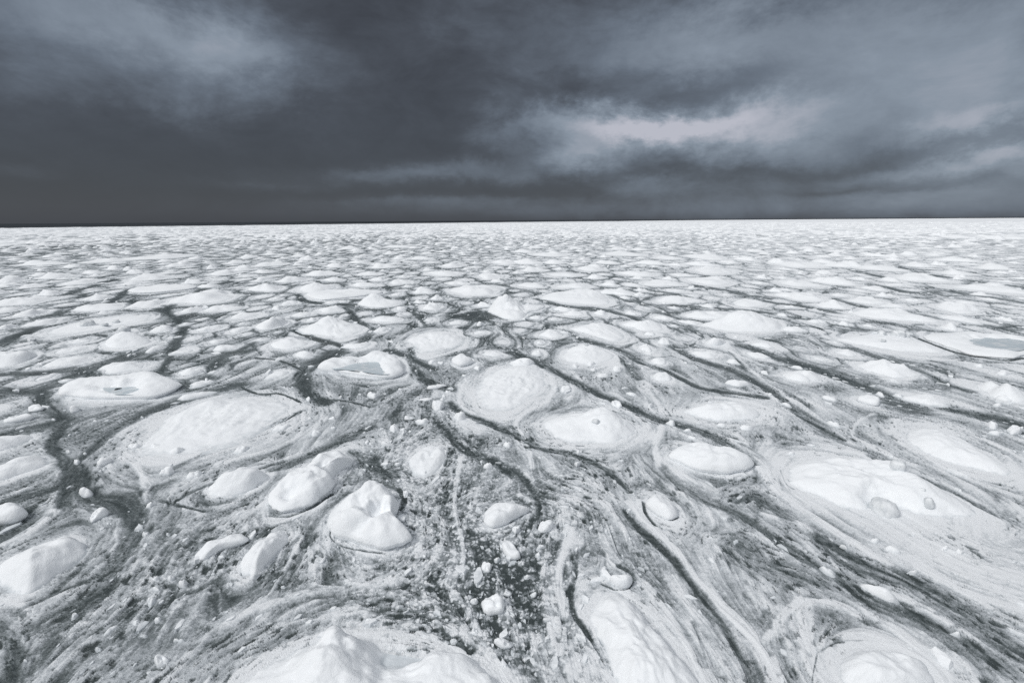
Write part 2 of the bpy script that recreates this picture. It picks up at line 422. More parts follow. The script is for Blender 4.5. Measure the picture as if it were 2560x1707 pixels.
floe('thin pointed white sliver lying in the broad dark lead', 'pointed sliver', 'L3',
     [(820, 645), (900, 670), (1000, 700), (1120, 770), (1200, 815), (1195, 850), (1100, 840), (1000, 800), (900, 730)], prof='dome', rim=.25)
floe('low wide streaked floe near the right edge, behind the boulder pit floe', 'low right edge floe', 'M3',
     [(1240, 680), (1300, 610), (1450, 595), (1650, 640), (1850, 770), (2050, 900), (2250, 1040), (2200, 1090), (1950, 1040), (1700, 980), (1500, 900), (1330, 800)], prof='dome', rim=.4, peaks=[('M3', 1600, 720, .15, .8)])
floe('pale block with a sharp lower edge beside the comb of dark streaks', 'sharp edged block', 'M3',
     [(808, 365), (850, 330), (930, 318), (990, 350), (1028, 412), (1000, 438), (920, 425), (840, 400)], prof='slab', rim=.4, p=6)
floe('thick floe with a raised rim around a blue-grey melt pool', 'melt pool floe', 'T1',
     [(575, 1455), (615, 1375), (640, 1392), (750, 1352), (900, 1346), (1000, 1326), (1090, 1292), (1200, 1292), (1290, 1322), (1340, 1392), (1360, 1462), (1340, 1522), (1250, 1546), (1100, 1537), (900, 1516), (750, 1492), (620, 1480)],
     prof='slab', rim=.62, p=9, peaks=[('T1', 1100, 1300, .2, .7), ('T1', 640, 1400, .15, .4)], pool=('T1', [(770, 1435), (900, 1400), (1000, 1385), (1080, 1380), (1120, 1420), (1150, 1450), (1180, 1472), (1100, 1475), (980, 1457), (850, 1442)], .40, 1.25))
floe('white floe with smooth mound on a flat cell, above the twin mounds', 'wide mound floe', 'T1',
     [(360, 1085), (450, 1052), (560, 1025), (640, 1010), (700, 1008), (800, 1020), (900, 1030), (1000, 1042), (1040, 1066), (980, 1110), (880, 1150), (780, 1188), (700, 1162), (560, 1140), (420, 1122)], prof='dome', rim=.3, back=.1, peaks=[('T1', 655, 990, .65, 1.6), ('T1', 740, 1010, .3, 1.2)])
floe('tallest craggy white berg standing in open green-grey water', 'craggy berg', 'O',
     [(1122, 717), (1126, 705), (1150, 697), (1180, 694), (1205, 705), (1212, 718), (1205, 731), (1180, 737), (1150, 730)], prof='dome', rim=.6, p=3.5, peaks=[('O', 1163, 682, 1.15, 1.1), ('O', 1180, 688, .5, .7), ('O', 1135, 697, .35, .8)])
floe('flat ragged shelf attached beside the craggy berg', 'ragged shelf', 'T2',
     [(20, 880), (70, 855), (170, 845), (230, 862), (300, 850), (290, 880), (250, 910), (180, 925), (110, 950), (50, 930)], prof='slab', rim=.3, p=8)
floe('long flat-topped floe behind the mound with a lumpy front', 'long flat floe', 'T1',
     [(455, 772), (480, 748), (600, 722), (640, 708), (720, 712), (900, 706), (970, 702), (1130, 713), (1155, 740), (1080, 760), (950, 786), (800, 802), (640, 816), (520, 802)], prof='slab', rim=.5, p=6)
floe('lumpy rounded mound overlapping the long flat floe', 'lumpy mound', 'T1',
     [(930, 855), (950, 828), (1010, 815), (1100, 800), (1200, 800), (1330, 818), (1350, 832), (1280, 866), (1150, 883), (1020, 879)], prof='dome', rim=.4, p=3, peaks=[('T1', 1080, 758, .8, 1.2)])
floe('flat cell with low white cap and scattered blocks before it', 'low capped cell', 'T1',
     [(1380, 1180), (1500, 1110), (1640, 1085), (1800, 1100), (1900, 1150), (1930, 1200), (1850, 1250), (1700, 1290), (1560, 1320), (1450, 1290), (1400, 1230)], prof='dome', rim=.22, peaks=[('T1', 1650, 1120, .25, 1.3)])
floe('angular white block among small rubble right of the melt pool floe', 'angular block', 'T1',
     [(1790, 1370), (1830, 1320), (1900, 1305), (1950, 1340), (1992, 1392), (1940, 1425), (1860, 1432), (1800, 1405)], prof='slab', rim=.55, p=4)
floe('wide white floe with a lump at its end, behind the berg', 'wide lump-ended floe', 'T2',
     [(235, 795), (320, 755), (450, 735), (560, 730), (700, 720), (800, 730), (880, 790), (915, 850), (860, 862), (720, 858), (520, 850), (350, 820)], prof='dome', rim=.5, p=3, peaks=[('T2', 640, 712, .5, 2.0), ('T2', 800, 726, .5, 1.0), ('T2', 430, 735, .25, 1.5)])
floe('rimmed floe with a shallow frozen pool at the right edge', 'right pool floe', 'T3',
     [(1430, 1135), (1500, 1106), (1650, 1100), (1790, 1088), (1950, 1110), (2100, 1112), (2350, 1132), (2450, 1182), (2420, 1282), (2350, 1332), (2250, 1362), (2100, 1352), (1850, 1322), (1700, 1272), (1540, 1212)],
     prof='slab', rim=.5, p=6, pool=('T3', [(1890, 1175), (2000, 1165), (2200, 1168), (2340, 1185), (2340, 1235), (2200, 1262), (2050, 1245), (1930, 1210)], .36, 1.25))
floe('long white floe with angular blocks on its crest', 'blocky crest floe', 'T3',
     [(600, 1165), (720, 1132), (900, 1115), (1000, 1115), (1160, 1112), (1310, 1142), (1380, 1185), (1500, 1222), (1600, 1272), (1640, 1308), (1500, 1312), (1200, 1292), (900, 1242), (720, 1202)],
     prof='dome', rim=.4, p=3, boulders=[('T3', 1200, 1105, 1.0, .85), ('T3', 1045, 1105, .7, .55), ('T3', 1050, 1180, .5, .25), ('T3', 1270, 1120, .6, .4)])
floe('long low floe with a cube-like ice block frozen on its back', 'cube-topped floe', 'T0',
     [(330, 1140), (450, 1080), (620, 1035), (800, 990), (950, 965), (1150, 945), (1350, 940), (1450, 950), (1400, 990), (1250, 1030), (1050, 1065), (850, 1110), (600, 1160), (400, 1175)],
     prof='dome', rim=.25, boulders=[('T0', 800, 1020, 1.15, .75), ('T0', 1060, 1000, .7, .4), ('T0', 960, 1030, .6, .3)])
floe('pointed mound carrying a rounded knob of bare ice', 'knob-topped mound', 'T0',
     [(960, 1220), (1000, 1180), (1080, 1150), (1200, 1140), (1300, 1160), (1400, 1190), (1330, 1230), (1200, 1255), (1080, 1262), (990, 1250)], prof='dome', rim=.45, peaks=[('T0', 1150, 1105, .6, 1.3)], boulders=[('T0', 1150, 1125, .9, .75)])
floe('long flat floe with a shallow groove, far left beyond the cube-topped floe', 'far grooved floe', 'T0',
     [(1180, 740), (1250, 700), (1400, 680), (1600, 665), (1740, 658), (1800, 690), (1700, 725), (1500, 745), (1300, 752)], prof='slab', rim=.5, p=6)
floe('smooth white mound cut by the left edge', 'left edge mound', 'T0',
     [(-150, 1380), (-60, 1300), (60, 1290), (180, 1280), (290, 1290), (335, 1310), (250, 1370), (150, 1420), (0, 1440), (-100, 1430)], prof='dome', rim=.5, p=3, peaks=[('T0', 230, 1275, .3, .9)])
floe('ice slab with a streaky tail cut by the left edge, mid-height', 'streaky tail slab', 'M0',
     [(-220, 780), (-80, 735), (0, 716), (150, 692), (290, 681), (335, 690), (270, 730), (150, 795), (0, 862), (-160, 880)], prof='dome', rim=.34)
floe('wide low floe shading into slush at the left edge', 'slushy left floe', 'M0',
     [(-300, 1080), (-120, 1020), (0, 1000), (100, 952), (250, 892), (380, 865), (448, 892), (455, 940), (380, 1000), (200, 1070), (0, 1130), (-200, 1160)], prof='dome', rim=.34, peaks=[('M0', 90, 1010, .15, .8)])
floe('blunt thick chunk of snow-covered ice at the left edge, above the lower left floe', 'blunt left chunk', 'M0',
     [(-120, 1420), (-40, 1345), (100, 1312), (195, 1316), (215, 1370), (250, 1410), (270, 1460), (200, 1500), (80, 1526), (-60, 1515)], prof='slab', rim=.5, p=3.5)
floe('thin crumbling round floe crossed by cracks behind the thin light ribbon', 'crumbling round floe', 'M1',
     [(1385, 940), (1440, 860), (1540, 790), (1660, 770), (1740, 800), (1755, 880), (1720, 980), (1640, 1060), (1530, 1110), (1450, 1080), (1400, 1020)], prof='dome', rim=.16, p=5)
floe('low double cell with a cracked edge, left twin mound', 'left twin mound', 'T1',
     [(120, 1230), (200, 1185), (320, 1165), (430, 1185), (490, 1220), (400, 1255), (280, 1275), (170, 1262)], prof='dome', rim=.35, peaks=[('T1', 320, 1160, .25, 1.0)])
floe('smaller twin mound nearer the viewer on a cracked cell', 'right twin mound', 'T1',
     [(350, 1320), (390, 1290), (450, 1280), (510, 1300), (540, 1325), (480, 1345), (400, 1345)], prof='dome', rim=.35)
floe('white cap inside a swirl-edged cell behind the low capped cell', 'swirl cell cap', 'T1',
     [(1040, 995), (1100, 965), (1200, 955), (1320, 972), (1360, 1000), (1250, 1018), (1120, 1018)], prof='dome', rim=.4)
floe('broad mound on a cell with a small beige-grey boulder on top', 'beige boulder floe', 'T2',
     [(440, 1330), (520, 1262), (620, 1240), (720, 1240), (850, 1275), (950, 1320), (900, 1380), (760, 1410), (600, 1410), (480, 1380)], prof='dome', rim=.3, p=2.5, peaks=[('T2', 680, 1228, .35, 1.4)], boulders=[('T2', 682, 1258, .3, .28)])
floe('low white mound stretched along a cell beside the deep straight lead', 'stretched cell mound', 'T2',
     [(480, 1065), (600, 1045), (700, 1030), (840, 1030), (920, 1055), (1000, 1110), (1050, 1165), (960, 1210), (800, 1170), (640, 1110)], prof='dome', rim=.26, peaks=[('T2', 780, 1030, .35, 1.4)])
floe('large smooth snow hill sloping to the right, behind the peaked little berg', 'large snow hill', 'T2',
     [(1700, 1040), (1850, 1015), (2000, 985), (2200, 965), (2420, 990), (2500, 1050), (2450, 1100), (2250, 1115), (2000, 1110), (1820, 1075)], prof='dome', rim=.4, p=3, peaks=[('T2', 2150, 935, .75, 2.2), ('T2', 2000, 970, .35, 1.5)])
floe('peaked little berg with sloping shoulders', 'peaked little berg', 'T2',
     [(1770, 1200), (1800, 1180), (1860, 1170), (1920, 1172), (1975, 1190), (1940, 1225), (1860, 1237), (1790, 1225)], prof='dome', rim=.35, p=3, peaks=[('T2', 1858, 1132, .75, .8)])
floe('low smooth oval floe beside the sharp edged block, near the right', 'low oval floe', 'M3',
     [(130, 140), (200, 112), (290, 115), (370, 170), (400, 215), (300, 215), (190, 190)], prof='dome', rim=.4)
floe('long smooth floe with a rounded crest, right of the low oval floe', 'rounded crest floe', 'M3',
     [(840, 60), (920, 30), (1040, 28), (1100, 60), (1220, 110), (1320, 158), (1240, 175), (1080, 150), (940, 105)], prof='dome', rim=.45)

# smaller chunks: region, centre, half length, half width (pixels of that region), tilt in degrees, profile, height
CH = [
 ('M0', 325, 455, 88, 36, 8, 'slab', .25), ('M0', 175, 555, 160, 34, 7, 'slab', .3), ('M0', 690, 455, 60, 38, 10, 'dome', .3), ('M0', 795, 1225, 75, 45, 5, 'dome', .45),
 ('M0', 925, 1445, 120, 30, 31, 'slab', .3), ('M0', 1025, 1458, 32, 26, 0, 'dome', .25), ('M0', 1005, 1503, 28, 24, 20, 'dome', .2), ('M0', 970, 950, 95, 34, 28, 'slab', .25),
 ('M0', 920, 1020, 22, 18, 0, 'dome', .2), ('M0', 965, 1012, 30, 14, 15, 'dome', .15), ('M0', 1535, 1035, 92, 36, 8, 'dome', .3), ('M0', 1615, 845, 90, 36, 10, 'dome', .25),
 ('M0', 1240, 805, 75, 32, 10, 'dome', .25), ('M0', 1450, 800, 70, 30, 8, 'dome', .22), ('M0', 710, 940, 36, 26, 5, 'dome', .2), ('M0', 630, 850, 30, 16, 0, 'dome', .15), ('M0', 780, 862, 24, 14, 0, 'dome', .15),
 ('M0', 1380, 1345, 48, 30, 8, 'dome', .2), ('M0', 1750, 120, 130, 28, 4, 'dome', .35), ('M0', 1900, 190, 26, 20, 0, 'dome', .25), ('M0', 1815, 235, 36, 15, 5, 'dome', .15), ('M0', 1820, 330, 180, 26, 14, 'dome', .2),
 ('M0', 1790, 1070, 110, 34, 22, 'dome', .25), ('M0', 2220, 830, 110, 36, 24, 'dome', .25), ('M0', 880, 565, 36, 13, 5, 'dome', .12), ('M0', 990, 558, 34, 12, 10, 'dome', .12), ('M0', 260, 85, 40, 18, 10, 'dome', .2),
 ('M0', 370, 45, 36, 18, 0, 'dome', .2), ('M0', 490, 548, 26, 14, 0, 'dome', .12), ('M0', 1310, 530, 22, 12, 0, 'dome', .12),
 ('M1', 1665, 440, 66, 44, 0, 'slab', .4), ('M1', 1860, 530, 70, 44, -8, 'dome', .4), ('M1', 1275, 640, 52, 38, 12, 'dome', .3), ('M1', 1215, 785, 70, 22, 0, 'slab', .2), ('M1', 1530, 565, 72, 36, 10, 'dome', .22),
 ('M1', 1410, 540, 58, 20, 5, 'slab', .15), ('M1', 1560, 370, 72, 18, 5, 'slab', .15), ('M1', 1660, 255, 100, 24, 14, 'slab', .18), ('M1', 1765, 300, 40, 18, 5, 'dome', .15), ('M1', 1785, 265, 38, 12, 0, 'dome', .12),
 ('M1', 1710, 368, 30, 20, 0, 'dome', .2), ('M1', 1420, 660, 30, 18, 10, 'dome', .15), ('M1', 1350, 650, 34, 18, 5, 'dome', .15), ('M1', 1155, 638, 24, 16, 0, 'dome', .15), ('M1', 550, 690, 58, 28, 18, 'dome', .25),
 ('M1', 700, 545, 40, 20, 5, 'dome', .18), ('M1', 710, 630, 34, 18, 10, 'dome', .15), ('M1', 500, 545, 28, 18, 0, 'dome', .15), ('M1', 230, 635, 110, 30, 22, 'dome', .22), ('M1', 1070, 330, 70, 40, 0, 'dome', .3),
 ('M1', 1310, 922, 46, 16, 0, 'slab', .15), ('M1', 1310, 962, 40, 18, 12, 'dome', .15), ('M1', 1545, 1050, 46, 26, 0, 'dome', .2), ('M1', 2140, 985, 55, 28, 10, 'dome', .25), ('M1', 2310, 790, 60, 30, 0, 'dome', .25),
 ('M1', 1375, 1240, 34, 36, 0, 'slab', .25), ('M1', 1205, 1108, 18, 16, 0, 'dome', .15), ('M1', 1310, 1115, 28, 22, 20, 'dome', .12), ('M1', 2035, 1385, 32, 40, 0, 'slab', .1), ('M1', 480, 365, 30, 20, 0, 'dome', .2),
 ('M1', 1610, 1370, 40, 24, 0, 'dome', .2), ('M1', 1920, 150, 34, 16, 0, 'dome', .15), ('M1', 1700, 30, 34, 22, 0, 'dome', .2), ('M1', 1610, 25, 40, 22, 0, 'dome', .2), ('M1', 2035, 82, 42, 22, 0, 'dome', .25),
 ('M2', 495, 270, 62, 44, 15, 'dome', .3), ('M2', 960, 425, 55, 30, -15, 'slab', .3), ('M2', 1268, 432, 32, 24, 0, 'dome', .25), ('M2', 1455, 585, 50, 28, -20, 'dome', .28), ('M2', 1610, 655, 50, 18, -10, 'dome', .15),
 ('M2', 1650, 725, 62, 22, -20, 'dome', .15), ('M2', 1110, 325, 70, 18, -12, 'dome', .15), ('M2', 620, 855, 38, 22, 0, 'dome', .2), ('M2', 595, 965, 34, 30, 0, 'slab', .2), ('M2', 470, 1195, 28, 18, 0, 'dome', .15),
 ('M2', 1035, 262, 36, 13, 5, 'dome', .12), ('M2', 840, 150, 80, 20, 0, 'dome', .2), ('M2', 745, 97, 40, 16, 0, 'dome', .2), ('M2', 590, 62, 45, 24, 0, 'dome', .25), ('M2', 720, 45, 50, 22, 0, 'dome', .25),
 ('M2', 960, 95, 55, 26, 0, 'dome', .3), ('M2', 1370, 165, 115, 45, -10, 'dome', .4), ('M2', 1350, 25, 90, 36, -10, 'dome', .4), ('M2', 2030, 275, 36, 12, -10, 'dome', .12), ('M2', 2060, 225, 130, 30, -5, 'dome', .35),
 ('M2', 2140, 635, 90, 26, -8, 'dome', .25), ('M2', 1920, 610, 60, 18, -10, 'dome', .2), ('M2', 1000, 930, 40, 20, 0, 'dome', .1), ('M2', 80, 35, 140, 40, 0, 'dome', .4), ('M2', 100, 165, 75, 20, 5, 'dome', .2),
 ('M2', 470, 1360, 80, 30, 0, 'dome', .1), ('M2', 1075, 1385, 32, 26, 0, 'dome', .15),
 ('M3', 1025, 325, 48, 22, -25, 'dome', .2), ('M3', 1190, 332, 55, 22, -20, 'dome', .2), ('M3', 170, 420, 64, 18, -22, 'dome', .18), ('M3', 600, 600, 90, 24, -28, 'dome', .22), ('M3', 1120, 890, 55, 22, -30, 'dome', .15),
 ('M3', 215, 868, 42, 22, 0, 'dome', .2), ('M3', 2060, 605, 75, 40, -12, 'dome', .3), ('M3', 2245, 665, 90, 38, -5, 'slab', .4), ('M3', 2090, 680, 100, 22, -5, 'dome', .2), ('M3', 2170, 365, 130, 28, -12, 'dome', .3),
 ('M3', 2100, 425, 55, 18, -5, 'dome', .2), ('M3', 20, 330, 30, 18, -10, 'dome', .2), ('M3', 2160, 130, 85, 25, -8, 'dome', .3), ('M3', 1930, 60, 60, 20, -15, 'dome', .25), ('M3', 270, 75, 70, 20, -8, 'dome', .2), ('M3', 965, 240, 36, 12, -10, 'dome', .12), ('M3', 560, 355, 80, 30, -15, 'dome', .2), ('M3', 1200, 1205, 30, 10, 0, 'dome', .1),
 ('L0', 1430, 620, 48, 40, 0, 'dome', .22), ('L0', 1440, 720, 50, 32, -40, 'dome', .18), ('L0', 1690, 665, 55, 45, 30, 'dome', .25), ('L0', 1575, 620, 45, 28, 20, 'dome', .15), ('L0', 1390, 830, 60, 45, 40, 'dome', .15),
 ('L0', 1650, 1180, 66, 42, 0, 'dome', .25), ('L0', 1485, 1380, 72, 70, 20, 'slab', .3), ('L0', 1375, 1482, 42, 26, 40, 'slab', .15), ('L0', 910, 1265, 40, 34, 30, 'dome', .2), ('L0', 1255, 1030, 56, 26, 42, 'slab', .12),
 ('L0', 1030, 1090, 120, 30, 42, 'dome', .1), ('L0', 1545, 205, 26, 22, 0, 'dome', .15), ('L0', 1345, 215, 40, 36, 30, 'dome', .18), ('L0', 1700, 265, 60, 18, 30, 'dome', .12), ('L0', 690, 960, 50, 24, 45, 'dome', .12), ('L0', 1325, 1140, 44, 30, 20, 'dome', .12), ('L0', 1450, 1000, 45, 35, 30, 'dome', .12), ('L0', 1985, 90, 30, 26, 0, 'dome', .12), ('L0', 1960, 575, 24, 20, 0, 'dome', .12),
 ('L1', 2190, 880, 118, 105, 0, 'slab', .38), ('L1', 2115, 525, 50, 55, 0, 'slab', .25), ('L1', 2210, 440, 34, 32, 0, 'dome', .2), ('L1', 1815, 1195, 46, 46, 30, 'slab', .28), ('L1', 2275, 1215, 90, 60, 0, 'slab', .32),
 ('L1', 1340, 60, 46, 55, 0, 'slab', .12), ('L1', 1745, 295, 18, 18, 0, 'dome', .12), ('L1', 1755, 488, 22, 18, 0, 'dome', .12), ('L1', 250, 690, 26, 22, 0, 'dome', .15), ('L1', 385, 195, 40, 28, 30, 'dome', .2), ('L1', 2010, 1120, 40, 44, 0, 'slab', .15), ('L1', 2000, 830, 44, 36, 0, 'dome', .12), ('L1', 2310, 760, 50, 40, -40, 'slab', .12), ('L1', 1850, 1040, 28, 20, 30, 'dome', .12), ('L1', 2160, 1110, 16, 34, -10, 'dome', .1), ('L1', 1550, 1210, 40, 26, 0, 'dome', .1),
 ('L2', 310, 150, 80, 64, 0, 'slab', .4), ('L2', 35, 170, 42, 46, 0, 'slab', .3), ('L2', 310, 485, 30, 36, 0, 'dome', .2), ('L2', 200, 760, 40, 36, 40, 'slab', .2), ('L2', 610, 740, 22, 30, 0, 'dome', .12), ('L2', 840, 560, 45, 75, 0, 'dome', .15), ('L2', 240, 400, 30, 32, 0, 'dome', .12), ('L2', 265, 330, 55, 30, 30, 'dome', .12), ('L2', 1085, 260, 26, 26, 0, 'dome', .12), ('L2', 140, 600, 36, 26, 0, 'dome', .12), ('L2', 70, 1050, 30, 50, 0, 'dome', .12), ('L2', 220, 1490, 22, 28, 0, 'dome', .1), ('L2', 320, 935, 20, 20, 0, 'dome', .1),
 ('L3', 970, 270, 55, 36, -20, 'dome', .25), ('L3', 1600, 355, 65, 34, 5, 'dome', .25), ('L3', 1760, 380, 60, 40, -20, 'dome', .25), ('L3', 1140, 360, 95, 34, -28, 'dome', .2), ('L3', 1205, 485, 48, 24, -10, 'dome', .2), ('L3', 1320, 560, 60, 34, -10, 'dome', .25), ('L3', 1395, 605, 20, 14, 0, 'dome', .1), ('L3', 45, 790, 30, 24, 0, 'slab', .12), ('L3', 1215, 915, 22, 12, -20, 'dome', .1), ('L3', 1720, 1130, 60, 26, -28, 'dome', .12), ('L3', 700, 330, 50, 16, -30, 'dome', .12), ('L3', 545, 550, 90, 36, -32, 'dome', .15), ('L3', 1130, 520, 24, 10, -20, 'dome', .08),
]
# mounds of the middle distance: bounding boxes in the photograph
MB = {
 'T0': [(0,560,220,650),(390,540,680,610),(980,475,1130,530),(1140,495,1220,540),(1215,555,1560,632),(1560,445,1740,505),(1240,370,1680,440),(840,420,1170,465),(220,420,560,490),(770,535,940,570),(600,625,900,670),(820,755,1000,815),(1220,810,1520,880),(200,900,400,960),(50,790,440,860),(380,715,560,770),(1690,595,1850,660),(1840,655,2000,700),(1680,870,1870,930),(1890,855,2230,920),(1400,1040,1600,1110),(2100,1060,2290,1115),(1920,525,2200,580),(2130,475,2340,540),(450,1340,860,1420),(900,1385,1370,1480),(1570,700,2180,850),(1970,1222,2190,1285),(1620,1445,1890,1505),(200,660,420,700),(0,640,180,690),(0,1040,130,1080),(1360,1235,1510,1290),(260,1000,520,1050),(700,850,1150,915),(0,790,250,850)],
 'T1': [(1170,300,1450,330),(760,300,950,345),(1170,350,1310,390),(400,385,530,445),(20,450,270,500),(640,435,830,510),(1050,440,1280,520),(1040,580,1210,635),(870,630,1120,690),(1550,530,1910,590),(2010,545,2280,620),(1690,450,1920,510),(2140,425,2430,482),(1210,610,1440,670),(0,570,160,640),(210,575,440,650),(450,510,750,590),(620,600,800,640),(1420,400,1620,440),(-60,640,240,732),(230,805,400,860),(150,855,240,905),(340,920,520,970),(620,815,780,850),(1440,805,1560,845),(1240,740,1350,775),(350,615,760,740),(550,858,820,930),(0,905,290,1080),(1510,818,1710,906),(1600,748,1720,812),(1440,668,1630,755),(1780,630,2280,780),(2015,995,2100,1050),(1980,1085,2140,1135),(1760,990,1920,1040),(2010,820,2170,880),(1900,720,2050,760)],
 'T2': [(0,315,190,375),(880,310,1060,350),(1090,320,1250,355),(800,355,1220,405),(1430,465,1560,500),(1600,435,1850,500),(2060,375,2230,450),(1910,440,2060,475),(2230,570,2350,615),(1090,580,1210,620),(1020,650,1180,690),(1600,670,1690,710),(1460,560,1650,600),(70,490,330,550),(320,545,620,600),(680,560,860,620),(800,690,1110,770),(1990,795,2350,880),(1730,845,1870,885),(1540,905,2050,990),(1280,945,1450,1000),(1210,1100,1330,1145),(990,770,1080,805),(1110,735,1220,780),(1360,820,1430,850),(370,868,560,922),(460,900,680,966),(150,950,290,992),(330,972,440,1002),(750,898,870,960),(1000,980,1420,1100),(210,1085,510,1165),(160,1248,290,1330),(1290,755,1730,850),(970,530,1330,592),(1185,615,1540,690),(1620,495,2050,572),(1570,590,2040,672),(400,640,710,712),(810,628,970,684),(20,640,320,700),(570,458,880,545),(1110,415,1400,484),(190,350,510,412),(750,430,980,480),(0,382,280,482),(1600,350,1960,440),(290,410,480,480),(1300,395,1540,440),(1600,1270,1940,1350),(1960,1350,2080,1410),(2190,1190,2400,1260)],
 'T3': [(0,415,170,475),(160,345,290,385),(320,315,440,365),(430,275,540,320),(860,300,1010,340),(900,365,1050,410),(1060,370,1190,420),(1200,350,1350,400),(1270,405,1460,510),(1560,400,1860,460),(1900,455,2200,530),(420,430,600,475),(440,525,580,575),(780,595,890,630),(1130,560,1620,640),(1560,530,1860,580),(1980,650,2160,690),(1810,685,2280,750),(860,685,1080,725),(730,790,1070,850),(1000,850,1260,885),(1240,795,1380,830),(990,740,1140,785),(570,750,740,785),(60,735,520,820),(130,860,270,890),(640,1005,750,1050),(860,1030,970,1065),(640,975,740,1005),(1580,1020,1740,1090),(2100,965,2230,1010),(120,1050,340,1110),(720,905,790,935),(805,885,1395,1012),(1510,755,1940,920),(435,805,700,892),(820,488,1190,545),(520,415,840,512),(80,448,520,516),(70,625,470,690),(390,540,800,670),(600,1270,810,1332),(840,1380,1330,1530),(130,1465,480,1567),(550,340,690,410),(0,690,130,740),(1640,910,1900,940)],
}

class Floe:
    pass
floes = []
def mk(c, outline, kind, prof, rim, p, dist):
    f = Floe(); f.c = np.asarray(c, float); f.out = outline; f.kind = kind; f.prof = prof; f.rim = rim; f.p = p
    f.tilt = None; f.heap = 0; f.peaks = []; f.dents = []; f.boulders = []; f.pool = None; f.hole = None; f.label = None; f.short = None; f.seed = len(floes) + 1
    d = outline - f.c
    cov = d.T @ d / len(d)
    w, v = np.linalg.eigh(cov)
    f.a, f.b = math.sqrt(2 * w[1]), math.sqrt(2 * w[0]); f.ax = v[:, 1]
    f.R = math.sqrt(f.a * f.b)
    f.dist = math.hypot(*f.c)
    floes.append(f)
    return f

for s in FL:
    reg = s['reg']; rim = s['rim']
    P = np.array([full(reg, x, y) for x, y in s['pts']])
    ym = (P[:, 1].min() + P[:, 1].max()) / 2; yh = (P[:, 1].max() - P[:, 1].min()) / 2
    back = s.get('back', rim * (.75 if s['prof'] == 'slab' else .45))
    W = np.array([ground(x, y, back * float(np.clip((ym - y) / yh + .2, 0, 1))) for x, y in P])
    o = resample_closed(W, 160)
    # centroid of area
    x, y = o[:, 0], o[:, 1]; xn, yn = np.roll(x, -1), np.roll(y, -1); cr = x * yn - xn * y; A = cr.sum() / 2
    c = np.array([((x + xn) * cr).sum(), ((y + yn) * cr).sum()]) / (6 * A)
    f = mk(c, o, 'ice_floe', s['prof'], rim, s.get('p', 5 if s['prof'] == 'slab' else 2.4), 0)
    f.label, f.short = s['label'], s['short']
    for (rg, px, py, h, sg) in s.get('peaks', []): f.peaks.append((at(rg, px, py, h + rim * .7), h, sg))
    for (rg, px, py, h, sg) in s.get('dents', []): f.dents.append((at(rg, px, py, rim * .8), h, sg))
    for (rg, px, py, wd, h) in s.get('boulders', []): f.boulders.append((at(rg, px, py, rim + h * .3), wd, h))
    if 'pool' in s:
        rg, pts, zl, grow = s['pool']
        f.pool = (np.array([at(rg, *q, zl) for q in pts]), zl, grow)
    if 'hole' in s:
        f.hole = s['hole']

for (reg, x, y, hl, hw, tilt, prof, h) in CH:
    t = R(tilt); pts = []
    n = 7 if prof == 'slab' else 9
    r = np.random.default_rng(int(x * 7 + y * 13))
    for k in range(n):
        a = 2 * math.pi * (k + r.uniform(-.25, .25)) / n
        q = r.uniform(.78, 1.15)
        ex, ey = hl * math.cos(a) * q, hw * math.sin(a) * q
        pts.append((x + ex * math.cos(t) + ey * math.sin(t), y - ex * math.sin(t) + ey * math.cos(t)))
    P = np.array([full(reg, *q) for q in pts]); cy = P[:, 1].mean(); yh = np.ptp(P[:, 1]) / 2
    h2 = h * .8
    W = np.array([ground(px, py, h2 * .6 * float(np.clip((cy - py) / yh + .1, 0, 1))) for px, py in P])
    o = resample_poly(W, 64)
    f = mk(o.mean(0), o, 'ice_chunk', prof, min(h2, .5 * math.sqrt(np.ptp(o[:, 0]) * np.ptp(o[:, 1]))), 7 if prof == 'slab' else 3.4, 0)
    f.tilt = r.uniform(-.5, .5, 2)

def mound_outline(c, a, b, rot, r):
    th = np.linspace(0, 2 * np.pi, 48, endpoint=False)
    k1, k2, k3 = r.uniform(0, 6.28, 3)
    q = 1 + .15 * np.sin(2 * th + k1) + .12 * np.sin(3 * th + k2) + .07 * np.sin(5 * th + k3)
    ex, ey = a * np.cos(th) * q, b * np.sin(th) * q
    return np.c_[c[0] + ex * math.cos(rot) - ey * math.sin(rot), c[1] + ex * math.sin(rot) + ey * math.cos(rot)]

for reg, lst in MB.items():
    for (x0, y0, x1, y1) in lst:
        (fx0, fy0), (fx1, fy1) = full(reg, x0, y0), full(reg, x1, y1)
        r = np.random.default_rng(int(x0 * 3 + y0 * 11 + x1))
        xm = (fx0 + fx1) / 2
        front = ground(xm, fy1)
        D = math.hypot(front[0], front[1]); dep = math.atan(CAM_H / D); sl = math.hypot(D, CAM_H)
        mpp = front[1] / math.cos(PITCH) / FPX * (1.0 + 0.0)
        Wd = (fx1 - fx0) * mpp * .96
        depth = Wd * r.uniform(.95, 1.7)
        pxh = (fy1 - fy0) * sl / FPX
        if depth * math.sin(dep) > pxh * .72: depth = pxh * .72 / math.sin(dep)
        depth = max(depth, .45 * Wd)
        h = float(np.clip((pxh - depth * .5 * math.sin(dep)) / math.cos(dep), .18, 1.5))
        u = front / D
        c = front + u * depth / 2
        f = mk(c, mound_outline(c, Wd / 2, depth / 2, r.uniform(-.12, .12), r), 'ice_floe', 'dome', min(.17, h * r.uniform(.15, .35)), r.uniform(1.6, 3), 0)
        f.heap = h * .45
        f.peaks.append((c + np.array([r.uniform(-.22, .22) * Wd, r.uniform(-.15, .15) * depth]), h * .22, Wd * r.uniform(.10, .18)))
        pass

